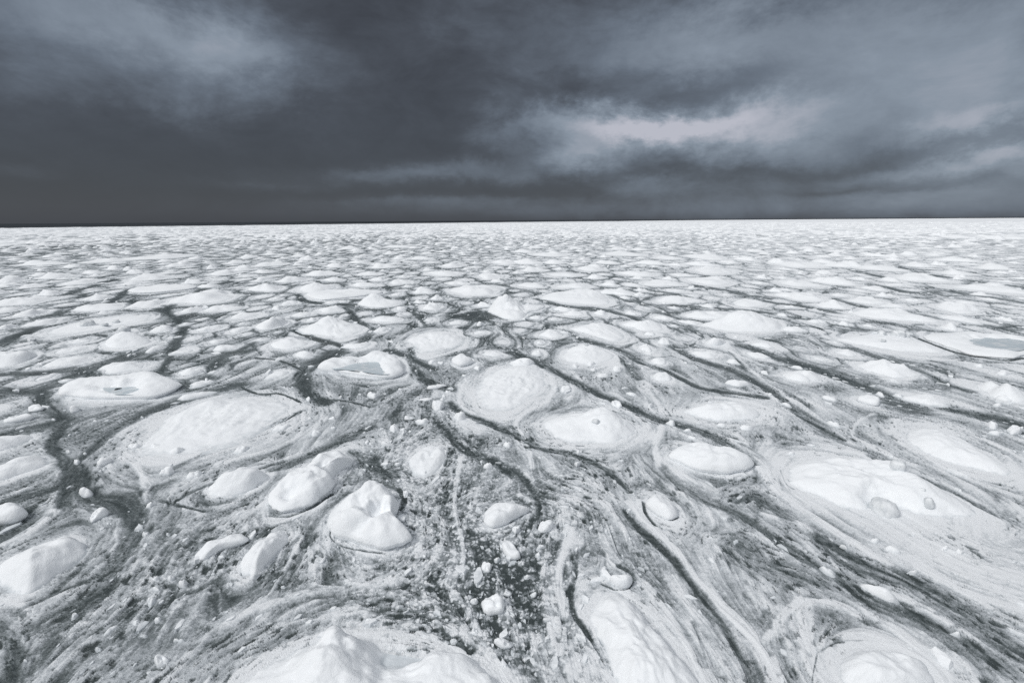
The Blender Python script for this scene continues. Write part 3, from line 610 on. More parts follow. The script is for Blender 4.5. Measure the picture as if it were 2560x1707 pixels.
# ------------------------------------------------------------------ fill the rest of the pack
n_hand = len(floes)
cellsz = 6.0
ELONG = 1.55                                # the pack is drawn out along the drift
hashg = {}
def put_hash(c, rad):
    hashg.setdefault((int(c[0] // cellsz), int(c[1] / ELONG // cellsz)), []).append((c[0], c[1] / ELONG, rad))
for f in floes:
    if f.R > .5: put_hash(f.c, f.R)
def free(x, y, rad):
    y = y / ELONG
    ix, iy = int(x // cellsz), int(y // cellsz)
    for i in range(ix - 2, ix + 3):
        for j in range(iy - 2, iy + 3):
            for (a, b, q) in hashg.get((i, j), ()):
                if (a - x) ** 2 + (b - y) ** 2 < (rad + q) ** 2: return False
    return True
def in_view(x, y, m=1.05):
    return y > 0 and abs(math.atan2(x, y)) < R(52) * m
fill = []
LAKE = at('T1', 2040, 950)                  # the open water beside the craggy berg
r = np.random.default_rng(21)
for (ra, rb, tries, s0) in ((34, 75, 3000, 1.3), (75, 150, 12000, 1.7), (150, 330, 30000, 2.2)):
    for _ in range(tries):
        D = math.sqrt(r.uniform(ra * ra, rb * rb)); th = r.uniform(-R(55), R(55))
        x, y = D * math.sin(th), D * math.cos(th)
        rad = s0 * math.exp(r.normal(0, .42))
        if abs(x - LAKE[0]) < 4.5 and abs(y - LAKE[1]) < 7: continue
        if free(x, y, rad * 1.1):
            put_hash((x, y), rad)
            fill.append((x, y, rad * r.uniform(.48, .86), r.uniform(.2, .36) * (1 + .7 * (r.random() < .2))))
for _ in range(9000):
    D = math.exp(r.uniform(math.log(320), math.log(1500))); th = r.uniform(-R(54), R(54))
    fill.append((D * math.sin(th), D * math.cos(th), 1.9 * math.exp(r.normal(0, .45)) * (D / 400) ** .6, r.uniform(.14, .3) * (1 + 1.0 * (r.random() < .15))))

MAX_IND = 300
n_floe_hand = sum(f.kind == 'ice_floe' for f in floes)
order = sorted((i for i in range(len(fill)) if abs(math.atan2(fill[i][0], fill[i][1])) < R(46)), key=lambda i: -fill[i][2] / math.hypot(fill[i][0], fill[i][1]))
ind = set(order[:max(0, MAX_IND - n_floe_hand)])
for i in sorted(ind):
    x, y, rad, hr = fill[i]
    q = np.random.default_rng(1000 + i)
    c = np.array([x, y]); h = min(rad * hr * 1.1, 1.5)
    f = mk(c, mound_outline(c, rad * q.uniform(.75, 1.1), rad * q.uniform(1.1, 1.6), q.uniform(-.3, .3), q), 'ice_floe', 'dome', min(.17, h * q.uniform(.15, .4)), q.uniform(1.6, 3), 0)
    f.heap = h * .54
    f.peaks.append((c + q.uniform(-.3, .3, 2) * rad, h * .18, rad * q.uniform(.2, .35)))
rest = [fill[i] for i in range(len(fill)) if i not in ind]

# ------------------------------------------------------------------ slush sheet on a fan-shaped grid
def rows():
    out = [5.6]
    while out[-1] < 9500:
        q = out[-1]
        out.append(q + min((q * q + CAM_H ** 2) / CAM_H * .00120, q * .0058))
    return np.array(out)
RR = rows()
TH = np.arange(-R(64), R(64), .00145)
nr, nt = len(RR), len(TH)
TT, RG = np.meshgrid(TH, RR)
GX = (RG * np.sin(TT)).astype(np.float32); GY = (RG * np.cos(TT)).astype(np.float32)
RG = RG.astype(np.float32)

def window(c, w):
    D = math.hypot(*c); th = math.atan2(c[0], c[1])
    i0, i1 = np.searchsorted(RR, D - w), np.searchsorted(RR, D + w) + 1
    da = math.asin(min(.99, w / max(D, w * 1.02)))
    j0, j1 = np.searchsorted(TH, th - da), np.searchsorted(TH, th + da) + 1
    return slice(max(i0 - 1, 0), min(i1, nr)), slice(max(j0 - 1, 0), min(j1, nt))

BIG = 50.0
F1 = np.full((nr, nt), BIG, np.float32); F2 = np.full((nr, nt), BIG, np.float32)
TXd = np.zeros((nr, nt), np.float32); TYd = np.zeros((nr, nt), np.float32)   # tangent round the nearest floe
RC = np.ones((nr, nt), np.float32); IDN = np.zeros((nr, nt), np.float32)
SINK = np.zeros((nr, nt), bool)
def seed_cell(c, a, b, ax, w, val, out=None):
    s = window(c, w)
    dx = GX[s] - c[0]; dy = GY[s] - c[1]
    u = dx * ax[0] + dy * ax[1]; v = -dx * ax[1] + dy * ax[0]
    q = np.sqrt((u / a) ** 2 + (v / b) ** 2) + 1e-6
    d = (q - 1) * math.sqrt(a * b)
    if out is not None:
        od = out - c; oa = np.arctan2(od[:, 1], od[:, 0]); orr = np.hypot(od[:, 0], od[:, 1]); k = np.argsort(oa)
        rb = np.interp(np.arctan2(dy, dx), np.r_[oa[k] - 2 * np.pi, oa[k], oa[k] + 2 * np.pi], np.tile(orr[k], 3))
        rr = np.hypot(dx, dy); SINK[s] |= rr < rb * .82 - .03
        d = ((rr - rb) * np.minimum(1, math.sqrt(a * b) / rb * 1.1)).astype(np.float32)
    gu = u / (a * a); gv = v / (b * b)
    gx = gu * ax[0] - gv * ax[1]; gy = gu * ax[1] + gv * ax[0]
    gl = np.sqrt(gx * gx + gy * gy) + 1e-9
    f1 = F1[s]; f2 = F2[s]
    near = d < f1
    F2[s] = np.where(near, f1, np.minimum(f2, d)); F1[s] = np.where(near, d, f1)
    TXd[s] = np.where(near, -gy / gl, TXd[s]); TYd[s] = np.where(near, gx / gl, TYd[s])
    RC[s] = np.where(near, math.sqrt(a * b), RC[s]); IDN[s] = np.where(near, val, IDN[s])
for f in floes:
    if f.R > .55:
        seed_cell(f.c, f.a, f.b, f.ax, f.a * 1.6 + 2.6, (f.seed * .618) % 1, f.out)
for i, (x, y, rad, hr) in enumerate(rest):
    if math.hypot(x, y) < 340:
        seed_cell((x, y), rad * 1.4, rad * .9, (.12 * math.sin(i), 1.0), rad * 2.4 + 2.5, (i * .618) % 1)

# leads (dark) and ribbons (pale), measured in the photograph: region, points, width in pixels of that region, strength
LEADS = [
 ('P0', [(820,20),(790,60),(760,110),(740,150)], 40, .6), ('P0', [(1100,60),(1000,100),(960,160),(930,200),(820,215)], 50, .6),
 ('P0', [(1540,60),(1450,110),(1400,140),(1385,200),(1420,260),(1480,290)], 75, .7), ('P0', [(1400,150),(1290,100),(1170,85)], 9, .8), ('P0', [(1690,310),(1600,285),(1500,275)], 9, .8),
 ('P0', [(1380,290),(1280,250),(1180,250),(1100,215)], 10, .8), ('P0', [(1090,210),(900,260),(740,310),(640,350),(520,420),(430,500),(350,560)], 42, .55),
 ('P0', [(0,235),(130,240),(190,230),(260,200),(420,140),(560,90),(740,40)], 36, .5), ('P0', [(190,230),(200,290),(260,340),(300,380),(260,440),(240,490),(310,560)], 90, .6),
 ('P0', [(310,560),(360,620),(420,720),(520,740),(600,800),(620,850)], 130, .62), ('P0', [(330,600),(300,700),(290,760)], 100, .55),
 ('P0', [(0,440),(100,420),(200,400),(280,380)], 50, .5), ('P0', [(0,760),(130,720),(250,690)], 36, .5), ('P0', [(640,800),(600,900),(560,1000),(480,1080)], 80, .34),
 ('P0', [(1300,560),(1100,620),(900,690),(780,760)], 14, .45), ('P0', [(1380,330),(1300,370),(1150,440),(1000,500),(800,590)], 18, .55), ('P0', [(1880,40),(1890,120),(1950,190),(2060,230)], 46, .6),
 ('P0', [(1700,400),(1550,470),(1400,540),(1250,600)], 36, .4), ('P0', [(2060,290),(2100,330),(2200,370),(2342,430)], 36, .6), ('P0', [(2000,380),(2060,450),(2120,500),(2200,540),(2280,570),(2342,620)], 45, .6),
 ('P0', [(2060,500),(2050,560),(2030,620)], 36, .5), ('P0', [(1825,690),(1850,730),(1830,800)], 30, .6), ('P0', [(1620,520),(1700,580),(1800,610)], 70, .34), ('P0', [(2170,900),(2200,980),(2230,1100),(2250,1300),(2330,1480)], 120, .34),
 ('P0', [(1740,1250),(1850,1260),(1950,1290)], 50, .4), ('P0', [(-40,1300),(60,1420),(40,1568)], 130, .5), ('P0', [(770,1130),(800,1150),(790,1190)], 45, .5), ('P0', [(1600,700),(1500,780),(1420,870),(1330,950),(1290,1010)], 26, .36),
 ('P0', [(100,1240),(160,1210),(300,1150),(470,1080)], 20, .5), ('P0', [(1540,830),(1510,900),(1560,945),(1650,970),(1760,985)], 9, .55), ('P0', [(2000,1330),(2080,1380),(2160,1430)], 60, .45), ('P0', [(1240,810),(1330,810),(1430,770),(1520,710)], 14, .6),
 ('P0', [(740,740),(850,770),(940,790)], 18, .45), ('P0', [(1250,1010),(1190,1110)], 40, .4), ('P0', [(1330,1330),(1250,1400),(1100,1450),(1000,1540)], 40, .32), ('P0', [(820,1180),(900,1150),(1000,1100)], 25, .34),
 ('P0', [(0,640),(110,610),(250,560)], 14, .3), ('P0', [(2180,1200),(2220,1330)], 60, .35), ('P0', [(1330,480),(1250,520),(1120,580)], 12, .35),
 ('P1', [(0,60),(100,100),(220,160),(330,220),(440,270),(560,320),(680,370),(800,400),(930,450),(1050,530),(1100,570)], 36, .62), ('P1', [(330,0),(430,30),(500,55),(560,90),(600,110)], 28, .55), ('P1', [(600,110),(700,145),(800,195),(870,225),(1000,245),(1150,265)], 20, .65),
 ('P1', [(500,80),(540,140),(580,180)], 40, .45), ('P1', [(690,0),(800,70),(900,110),(1000,140),(1100,190),(1200,250),(1280,320),(1380,390),(1500,460)], 30, .55), ('P1', [(1060,30),(1200,80),(1350,125),(1500,175),(1620,220),(1740,265),(1900,290),(2100,340),(2342,390)], 38, .6),
 ('P1', [(1540,40),(1700,90),(1850,140),(1990,205),(2100,240)], 22, .45), ('P1', [(1860,-4),(1990,47),(2110,76),(2260,96),(2342,84)], 8, .9), ('P1', [(1750,300),(1830,310)], 60, .45), ('P1', [(1650,540),(1800,610),(1900,650),(2050,720),(2200,800),(2342,860)], 30, .4),
 ('P1', [(690,590),(760,670),(900,740),(1050,810),(1180,900),(1300,980),(1400,1050),(1440,1090)], 48, .42), ('P1', [(1020,740),(1100,720),(1180,770),(1260,830)], 44, .42), ('P1', [(1430,930),(1520,1000),(1650,1060),(1800,1100),(1950,1180),(2100,1280),(2250,1390),(2342,1450)], 105, .52),
 ('P1', [(1500,1090),(1560,1160),(1650,1210),(1800,1260),(1950,1330),(2100,1420),(2250,1510)], 80, .48), ('P1', [(510,790),(570,860),(650,930),(740,1010),(800,1090),(880,1190),(950,1290),(1010,1390),(1060,1480),(1100,1568)], 42, .6), ('P1', [(600,750),(612,800),(650,850)], 16, .6),
 ('P1', [(0,430),(60,460),(130,500),(280,530),(400,580),(480,640),(540,700)], 28, .5), ('P1', [(0,590),(60,650),(110,720),(120,790),(80,850),(60,900)], 40, .55), ('P1', [(280,1000),(290,1080),(270,1160),(280,1250),(330,1330),(400,1430),(470,1540)], 34, .5),
 ('P1', [(490,1040),(540,1065),(560,1100)], 26, .6), ('P1', [(1200,1040),(1330,1080),(1400,1110)], 90, .36), ('P1', [(1160,1250),(1180,1320)], 50, .4), ('P1', [(1230,1380),(1240,1470),(1280,1540)], 45, .45), ('P1', [(1395,1440),(1375,1540),(1370,1600)], 12, .3), ('P1', [(1395,1440),(1480,1395),(1600,1385)], 9, .25),
 ('P1', [(830,1300),(860,1380),(890,1500)], 26, .28), ('P1', [(40,1430),(90,1568)], 120, .34), ('P1', [(0,1060),(80,1180),(120,1280)], 90, .4), ('P1', [(1225,600),(1250,660),(1290,690)], 8, .4), ('P1', [(690,760),(720,830),(760,820)], 8, .7), ('P1', [(480,1150),(530,1145),(555,1110)], 8, .7),
 ('P1', [(350,1100),(400,1120),(470,1150)], 10, .4), ('P1', [(930,900),(1050,900),(1150,960)], 50, .22),
 ('T1', [(820,880),(900,960),(940,1020)], 60, .6), ('T1', [(1370,880),(1500,970),(1540,1020)], 55, .6), ('T1', [(340,1090),(560,1170),(740,1220),(820,1260)], 44, .85), ('T1', [(940,1020),(1060,1070),(1110,1100)], 36, .6), ('T1', [(1230,1270),(1400,1330),(1500,1390),(1640,1450)], 60, .6),
 ('T1', [(1830,960),(1960,945),(2130,930),(2300,985)], 50, .7), ('T1', [(380,760),(480,830),(820,850),(930,860)], 36, .7), ('T1', [(820,1270),(1000,1180),(1060,1090)], 60, .4),
 ('T0', [(0,1200),(250,1110),(350,1050)], 70, .65), ('T0', [(960,840),(1080,790),(1160,720)], 60, .7), ('T0', [(1440,890),(1560,940),(1650,1030)], 50, .6), ('T0', [(1700,1060),(1650,1150),(1600,1220),(1530,1330)], 120, .6), ('T0', [(0,1500),(400,1480),(800,1440),(1200,1340),(1450,1260)], 50, .5),
 ('T0', [(250,1000),(600,920),(900,850)], 30, .6), ('T0', [(600,760),(800,700),(1060,620)], 30, .65), ('T0', [(1500,900),(1700,800),(1900,700),(2100,640)], 40, .5), ('T0', [(1920,1290),(2150,1290),(2350,1200)], 36, .5),
 ('T2', [(230,800),(480,870),(800,900),(1070,960),(1200,1020)], 34, .55), ('T2', [(1050,780),(1300,900),(1600,1000)], 40, .3), ('T2', [(1120,700),(1400,740),(1600,780)], 26, .45), ('T2', [(1700,680),(2000,730),(2350,800)], 26, .5), ('T2', [(1500,860),(1800,880),(2350,930)], 26, .5), ('T2', [(850,740),(950,780),(1090,830)], 30, .5),
 ('T3', [(0,830),(300,870),(620,930)], 24, .5), ('T3', [(600,800),(900,880),(1100,900)], 28, .5), ('T3', [(0,930),(400,1000),(900,1090)], 30, .45), ('T3', [(750,530),(950,580),(1130,610)], 26, .5), ('T3', [(1180,500),(1500,580),(2300,690)], 24, .5), ('T3', [(1000,670),(1300,740),(1700,740),(2350,840)], 26, .4), ('T3', [(1400,950),(1800,1010),(2350,1100)], 26, .4),
]
RIBBONS = [
 ('P0', [(740,1600),(850,1470),(960,1360),(1150,1250),(1400,1165),(1700,1130),(1900,1080),(2000,980),(2030,880),(1990,800)], 42, .32), ('P0', [(1100,1270),(1220,1180),(1290,1080),(1370,940),(1390,880)], 22, .36), ('P0', [(2110,540),(2095,620),(2080,720),(2085,800),(2110,900),(2120,1000),(2120,1100)], 26, .42),
 ('P0', [(760,760),(800,700),(900,640),(1050,560),(1200,520),(1300,480),(1380,420),(1385,310)], 20, .24), ('P0', [(700,1100),(700,1180),(650,1250),(600,1330)], 40, .25), ('P0', [(1480,170),(1490,220),(1520,280)], 20, .25), ('P0', [(2110,215),(2100,260),(2120,310),(2160,345)], 26, .35),
 ('P0', [(0,950),(150,880),(240,800),(245,730)], 28, .3), ('P0', [(1000,880),(1200,760),(1300,690)], 20, .18), ('P0', [(60,1190),(120,1230),(130,1270)], 60, .3), ('P0', [(620,570),(650,620),(660,680)], 40, .35), ('P0', [(1000,1440),(1200,1330),(1400,1290)], 22, .15), ('P0', [(500,980),(540,930),(530,880)], 22, .22),
 ('P0', [(1100,1568),(1250,1470),(1400,1400),(1560,1370)], 90, .34), ('P0', [(1640,1350),(1850,1360),(2000,1390),(2150,1450)], 50, .3),
 ('P1', [(180,170),(195,230),(150,290),(60,340),(20,390),(60,450)], 24, .4), ('P1', [(690,400),(680,440),(655,480),(660,540),(672,585)], 36, .5), ('P1', [(600,210),(650,270),(700,340)], 26, .38), ('P1', [(1010,60),(1070,120),(1150,190),(1250,250)], 14, .3), ('P1', [(80,520),(95,590)], 30, .4),
 ('P1', [(535,750),(600,830),(700,920),(780,1010),(840,1100),(940,1210),(1040,1320),(1130,1420),(1180,1500)], 32, .45), ('P1', [(265,870),(240,960),(215,1060),(215,1150),(240,1270)], 40, .55), ('P1', [(170,1320),(200,1430)], 28, .45), ('P1', [(1130,590),(1200,680),(1300,760),(1450,860),(1600,960),(1720,1040)], 36, .35),
 ('P1', [(1150,1390),(1230,1280),(1330,1210),(1480,1210),(1580,1260)], 42, .35), ('P1', [(1310,1270),(1340,1400),(1360,1500)], 32, .3), ('P1', [(1150,800),(1280,840)], 22, .35), ('P1', [(1740,540),(1640,490),(1560,440),(1580,380),(1650,340)], 22, .28), ('P1', [(1450,1000),(1520,1100),(1580,1180)], 16, .3),
 ('P1', [(1700,830),(1900,960),(2100,1070),(2342,1150)], 260, .26), ('P1', [(1600,1250),(1750,1330),(1850,1420)], 40, .22), ('P1', [(1180,1500),(1250,1620)], 60, .3), ('P1', [(420,1000),(410,1060),(430,1110)], 30, .35), ('P1', [(720,610),(830,700),(950,740),(1030,690)], 60, .2), ('P1', [(240,700),(430,760),(480,900)], 120, .14), ('P1', [(550,1080),(650,1180),(760,1330),(840,1500)], 40, .25),
]

def gmask(reg, x, y, rx, ry):
    c = at(reg, x, y); a = abs(at(reg, x + rx, y)[0] - c[0]); b = abs(at(reg, x, y - ry)[1] - c[1])
    return np.exp(-((GX - c[0]) / a) ** 2 - ((GY - c[1]) / b) ** 2)
base_ang = math.pi / 2 + .45 * fbm(GX * .07, GY * .05, 3, 11)
w0 = .55
C2 = w0 * np.cos(2 * base_ang); S2 = w0 * np.sin(2 * base_ang)
wob = perlin(GX * 1.3, GY * 1.3, 31) * .5 + perlin(GX * 3.1, GY * 3.1, 32) * .35
wa = np.clip(1.6 * np.exp(-np.maximum(F1, 0) / (.55 * RC + .4)), 0, 2) * (F1 < BIG - 1)
ta = np.arctan2(TYd, TXd)
C2 += wa * np.cos(2 * ta); S2 += wa * np.sin(2 * ta)

lead = np.zeros((nr, nt), np.float32); rib = np.zeros((nr, nt), np.float32)
def stroke(spec, target, sgn):
    reg, pts, wpx, st = spec
    P = np.array([at(reg, *q) for q in pts])
    W = []
    for i, (px, py) in enumerate(pts):          # the true width on the water of a lead that measures wpx across in the photograph
        a, b = pts[max(i - 1, 0)], pts[min(i + 1, len(pts) - 1)]
        tx, ty = b[0] - a[0], b[1] - a[1]; tl = math.hypot(tx, ty)
        n = (-ty / tl * wpx / 2, tx / tl * wpx / 2)
        d = at(reg, px + n[0], py + n[1]) - at(reg, px - n[0], py - n[1])
        t = at(reg, *b) - at(reg, *a); t = t / np.linalg.norm(t)
        W.append(min(abs(d[0] * t[1] - d[1] * t[0]) * .42, 5.0))
    D, Wd = resample_open(P, W, 5)
    lo, hi = D.min(0), D.max(0); c = (lo + hi) / 2; wmax = max(Wd) * 3
    s = window(c, np.linalg.norm(hi - lo) / 2 + wmax)
    x, y = GX[s], GY[s]
    m = (x > lo[0] - wmax) & (x < hi[0] + wmax) & (y > lo[1] - wmax) & (y < hi[1] + wmax)
    if not m.any(): return
    xs, ys = x[m], y[m]
    best = np.full(xs.shape, 1e9, np.float32); wv = np.ones_like(xs); an = np.zeros_like(xs)
    for i in range(len(D) - 1):
        ex, ey = D[i + 1] - D[i]; L2 = ex * ex + ey * ey + 1e-9
        t = np.clip(((xs - D[i][0]) * ex + (ys - D[i][1]) * ey) / L2, 0, 1)
        wl = Wd[i] * (1 - t) + Wd[i + 1] * t
        d = np.hypot(xs - D[i][0] - t * ex, ys - D[i][1] - t * ey) / wl
        k = d < best
        best = np.where(k, d, best); wv = np.where(k, wl, wv); an = np.where(k, math.atan2(ey, ex), an)
    sub = wob[s][m] 
    dd = best + sub * .55
    prof = (1 - sstep(dd, .25, 1.5)) * st
    cur = target[s]; cm = cur[m]
    cur[m] = np.maximum(cm, prof); target[s] = cur
    wgt = 2.2 * np.exp(-(best / 1.5) ** 2)
    a = C2[s]; a[m] += wgt * np.cos(2 * an); C2[s] = a
    b = S2[s]; b[m] += wgt * np.sin(2 * an); S2[s] = b
for sp in LEADS: stroke(sp, lead, -1)
for sp in RIBBONS: stroke(sp, rib, 1)
lead = np.maximum(lead, .74 * sstep(gmask('T1', 2050, 955, 190, 55) + .25 * wob, .35, .62)).astype(np.float32)

ang = .5 * np.arctan2(S2, C2) + .55 * fbm(GX * .5, GY * .5, 3, 41) * sstep(RG, 130, 30)
DX, DY = np.cos(ang).astype(np.float32), np.sin(ang).astype(np.float32)

# streaks: line-integral convolution of noise along the drift direction
NZ = np.random.default_rng(5).normal(0, 1, (1024, 1024)).astype(np.float32)
nl = int(np.searchsorted(RR, 420))
def lookup_noise(x, y, size):
    return NZ[np.floor(x / size).astype(np.int32) & 1023, np.floor(y / size).astype(np.int32) & 1023]
rowidx = np.arange(nr, dtype=np.float32)
def lic(nstep=13):
    x0, y0 = GX[:nl], GY[:nl]
    acc = [lookup_noise(x0, y0, q) for q in (.045, .13, .4)]
    ds = np.maximum(.05, RG[:nl] * .0032)
    for sg in (1, -1):
        x, y = x0.copy(), y0.copy(); px, py = DX[:nl] * sg, DY[:nl] * sg
        for k in range(nstep):
            x += px * ds; y += py * ds
            i = np.clip(np.interp(np.hypot(x, y), RR, rowidx), 0, nr - 1).astype(np.int32)
            j = np.clip((np.arctan2(x, y) - TH[0]) / .00145, 0, nt - 1).astype(np.int32)
            nx, ny = DX[i, j], DY[i, j]
            f = np.where(nx * px + ny * py < 0, -1, 1).astype(np.float32)
            px, py = nx * f, ny * f
            for a, q in zip(acc, (.045, .13, .4)): a += lookup_noise(x, y, q)
    return [a / a.std() for a in acc]
L4 = fbm(GX * .9, GY * .3, 3, 141) * 2.2
L1, L2, L3 = lic(13)
S1, S2_, _s3 = lic(2)
def pad(a):
    o = np.zeros((nr, nt), np.float32); o[:nl] = a
    return o * (1 - sstep(RG, 300, 415))
L1, L2, L3, S1, S2_ = pad(L1), pad(L2), pad(L3), pad(S1), pad(S2_)

# how much slush covers the water
gapd = np.maximum(F1, 0)
nearf0 = sstep(RG, 60, 30)
edge = F2 - F1 + (perlin(GX * .55, GY * .45, 51) * .8 + perlin(GX * 2.2, GY * 1.6, 52) * .3) * np.minimum(1, RC * .6)
cw = np.clip(.42 * RC, .14, 1.6) * np.clip(.25 + .9 * IDN * (1 - .3 * nearf0) + 1.6 * fbm(GX * .10, GY * .07, 3, 57), .12, 2.2)
nearf = sstep(RG, 26, 44)                   # the foreground leads are all drawn one by one
crack = (1 - sstep(edge, 0, cw * 1.6)) * (F2 < BIG - 1) * sstep(gapd, .05, .3) * (.12 + .88 * nearf) * sstep(fbm(GX * .15, GY * .15, 2, 55), -.75, -.1)
low = fbm(GX * .12, GY * .09, 4, 61)
cov = .57 + .15 * low + .36 * np.exp(-gapd / (.34 * RC + .2)) * (F1 < BIG - 1)
side = sstep(GX / (RG + 1e-6), -.5, .75)
cov += .15 * side - .03
cov += .0 * sstep(RG, 25, 60)
cov += .33 * sstep(RG, 220, 800) + .07 * sstep(RG, 60, 140) - .04 * sstep(RG, 60, 160) * (1 - side)
cov += (.55 * fbm(GX * .16, GY * .11, 4, 71) + .20 * fbm(GX * .02, GY * .02, 2, 73) - .10 * sstep(-GX / RG, .0, .6)) * sstep(RG, 110, 330)
cov -= .46 * crack * (.35 + .65 * sstep(.55 * L3 + .35 * L4, -.7, .6))
sh = .65 + .5 * fbm(GX * .3, GY * .3, 2, 81)
lk = np.clip(lead * 1.36 * (1 + .42 * np.clip(.8 * L2 + .9 * L3, -2, 2) * (1 - sstep(lead, .7, .95))), 0, 1)
cov = cov * (1 - lk) + (.17 - .17 * sstep(lead, .75, 1.0)) * lk
cov += .72 * rib * (1 - .8 * lead)
near1 = sstep(RG, 60, 22)
dash = sstep(S1, 1.1, 2.4) * near1 + sstep(S2_, 1.0, 2.3)
dashm = sstep(fbm(GX * .35, GY * .35, 3, 131), -.45, .35)
cov -= .55 * dash * dashm
cov += .16 * sstep(-S2_, 1.1, 2.2) * dashm
cov += sh * (L1 * .055 * near1 + L2 * (.085) + L3 * (.14) + L4 * .06) * (1 + .9 * sstep(RG, 28, 55)) * (1 - .45 * rib / .5) * (1 - .35 * lead)
# brash-like grain in the middle of the foreground
def gmask(reg, x, y, rx, ry):
    c = at(reg, x, y); a = abs(at(reg, x + rx, y)[0] - c[0]); b = abs(at(reg, x, y - ry)[1] - c[1])
    return np.exp(-((GX - c[0]) / a) ** 2 - ((GY - c[1]) / b) ** 2)
grain = (.9 * gmask('O', 1090, 1250, 190, 170) + .8 * gmask('O', 960, 1050, 150, 120) + .7 * gmask('O', 1200, 1450, 170, 160) + .6 * gmask('O', 1000, 1420, 260, 120)
         + .5 * gmask('O', 1120, 780, 120, 60) + .5 * gmask('O', 330, 1420, 180, 140) + .35 * gmask('O', 1330, 1200, 200, 150) + .5 * gmask('O', 500, 1250, 200, 100))
grain = np.clip(grain * .68 + .05 + .25 * fbm(GX * .4, GY * .4, 3, 91), 0, 1) * (1 - rib) * (1 - .5 * sstep(RG, 40, 90)) * .8
cov = np.clip(cov, .0, 1.05)
# rims where slush is pushed up, hollows where water shows
hz = .012 + .07 * sstep(cov, .1, .95) + .03 * rib + .006 * (L2 + L1 * .6) * near1 + .006 * L3
hz += .02 * fbm(GX * 1.1, GY * 1.1, 3, 95) * sstep(cov, .2, .7)
far_h = sstep(RG, 260, 800)
hz = np.maximum(hz, .004)
hz = hz * (1 - far_h) + far_h * (.05 + .40 * np.maximum(0, fbm(GX * .12, GY * .10, 3, 99)) * (RG / 600) ** .4)
sink = SINK                       # below a floe: keep the sheet under it
hz = np.where(sink & (RG < 340), -.12, hz)
# the ragged edge of the pack, nearer on the left than on the right
edge_r = np.interp(TT, [R(-64), R(-35), R(-15), R(0), R(12), R(22), R(64)], [1550, 1750, 2100, 2700, 3300, 5000, 9000]) * (1 + .10 * fbm(TT * 30, TT * 0 + 3.3, 4, 101))
hz = np.where(RG > edge_r, -.6, hz)
V = np.stack([GX, GY, hz], -1).reshape(-1, 3)
ii, jj = np.meshgrid(np.arange(nr - 1), np.arange(nt - 1), indexing='ij')
a0 = (ii * nt + jj).ravel()
Q = np.stack([a0, a0 + 1, a0 + nt + 1, a0 + nt], -1)
slush = mesh_np('slush_ice', V, Q[:, ::-1], SLUSH, attrs={'cover': cov, 'grain': grain})
tag(slush, 'grey drifting slush swirling in streaks between the white floes', 'slush ice', kind='stuff')

# open sea to the horizon
ths = np.linspace(0, 2 * np.pi, 97)[:-1]
rad = np.array([3, 60, 1000, 12000, 60000.0])
V = np.array([(q * math.cos(t), q * math.sin(t), 0) for q in rad for t in ths])
Q = [(k * 96 + i, (k + 1) * 96 + i, (k + 1) * 96 + (i + 1) % 96, k * 96 + (i + 1) % 96) for k in range(len(rad) - 1) for i in range(96)]
# the middle
V = np.vstack([V, [[0, 0, 0]]])
Q += [(len(V) - 1, i, (i + 1) % 96, (i + 1) % 96) for i in range(0)]
sea = mesh_np('sea', V, np.array(Q), SEA)
tag(sea, 'dark open sea around and beyond the ice', 'sea', kind='structure')

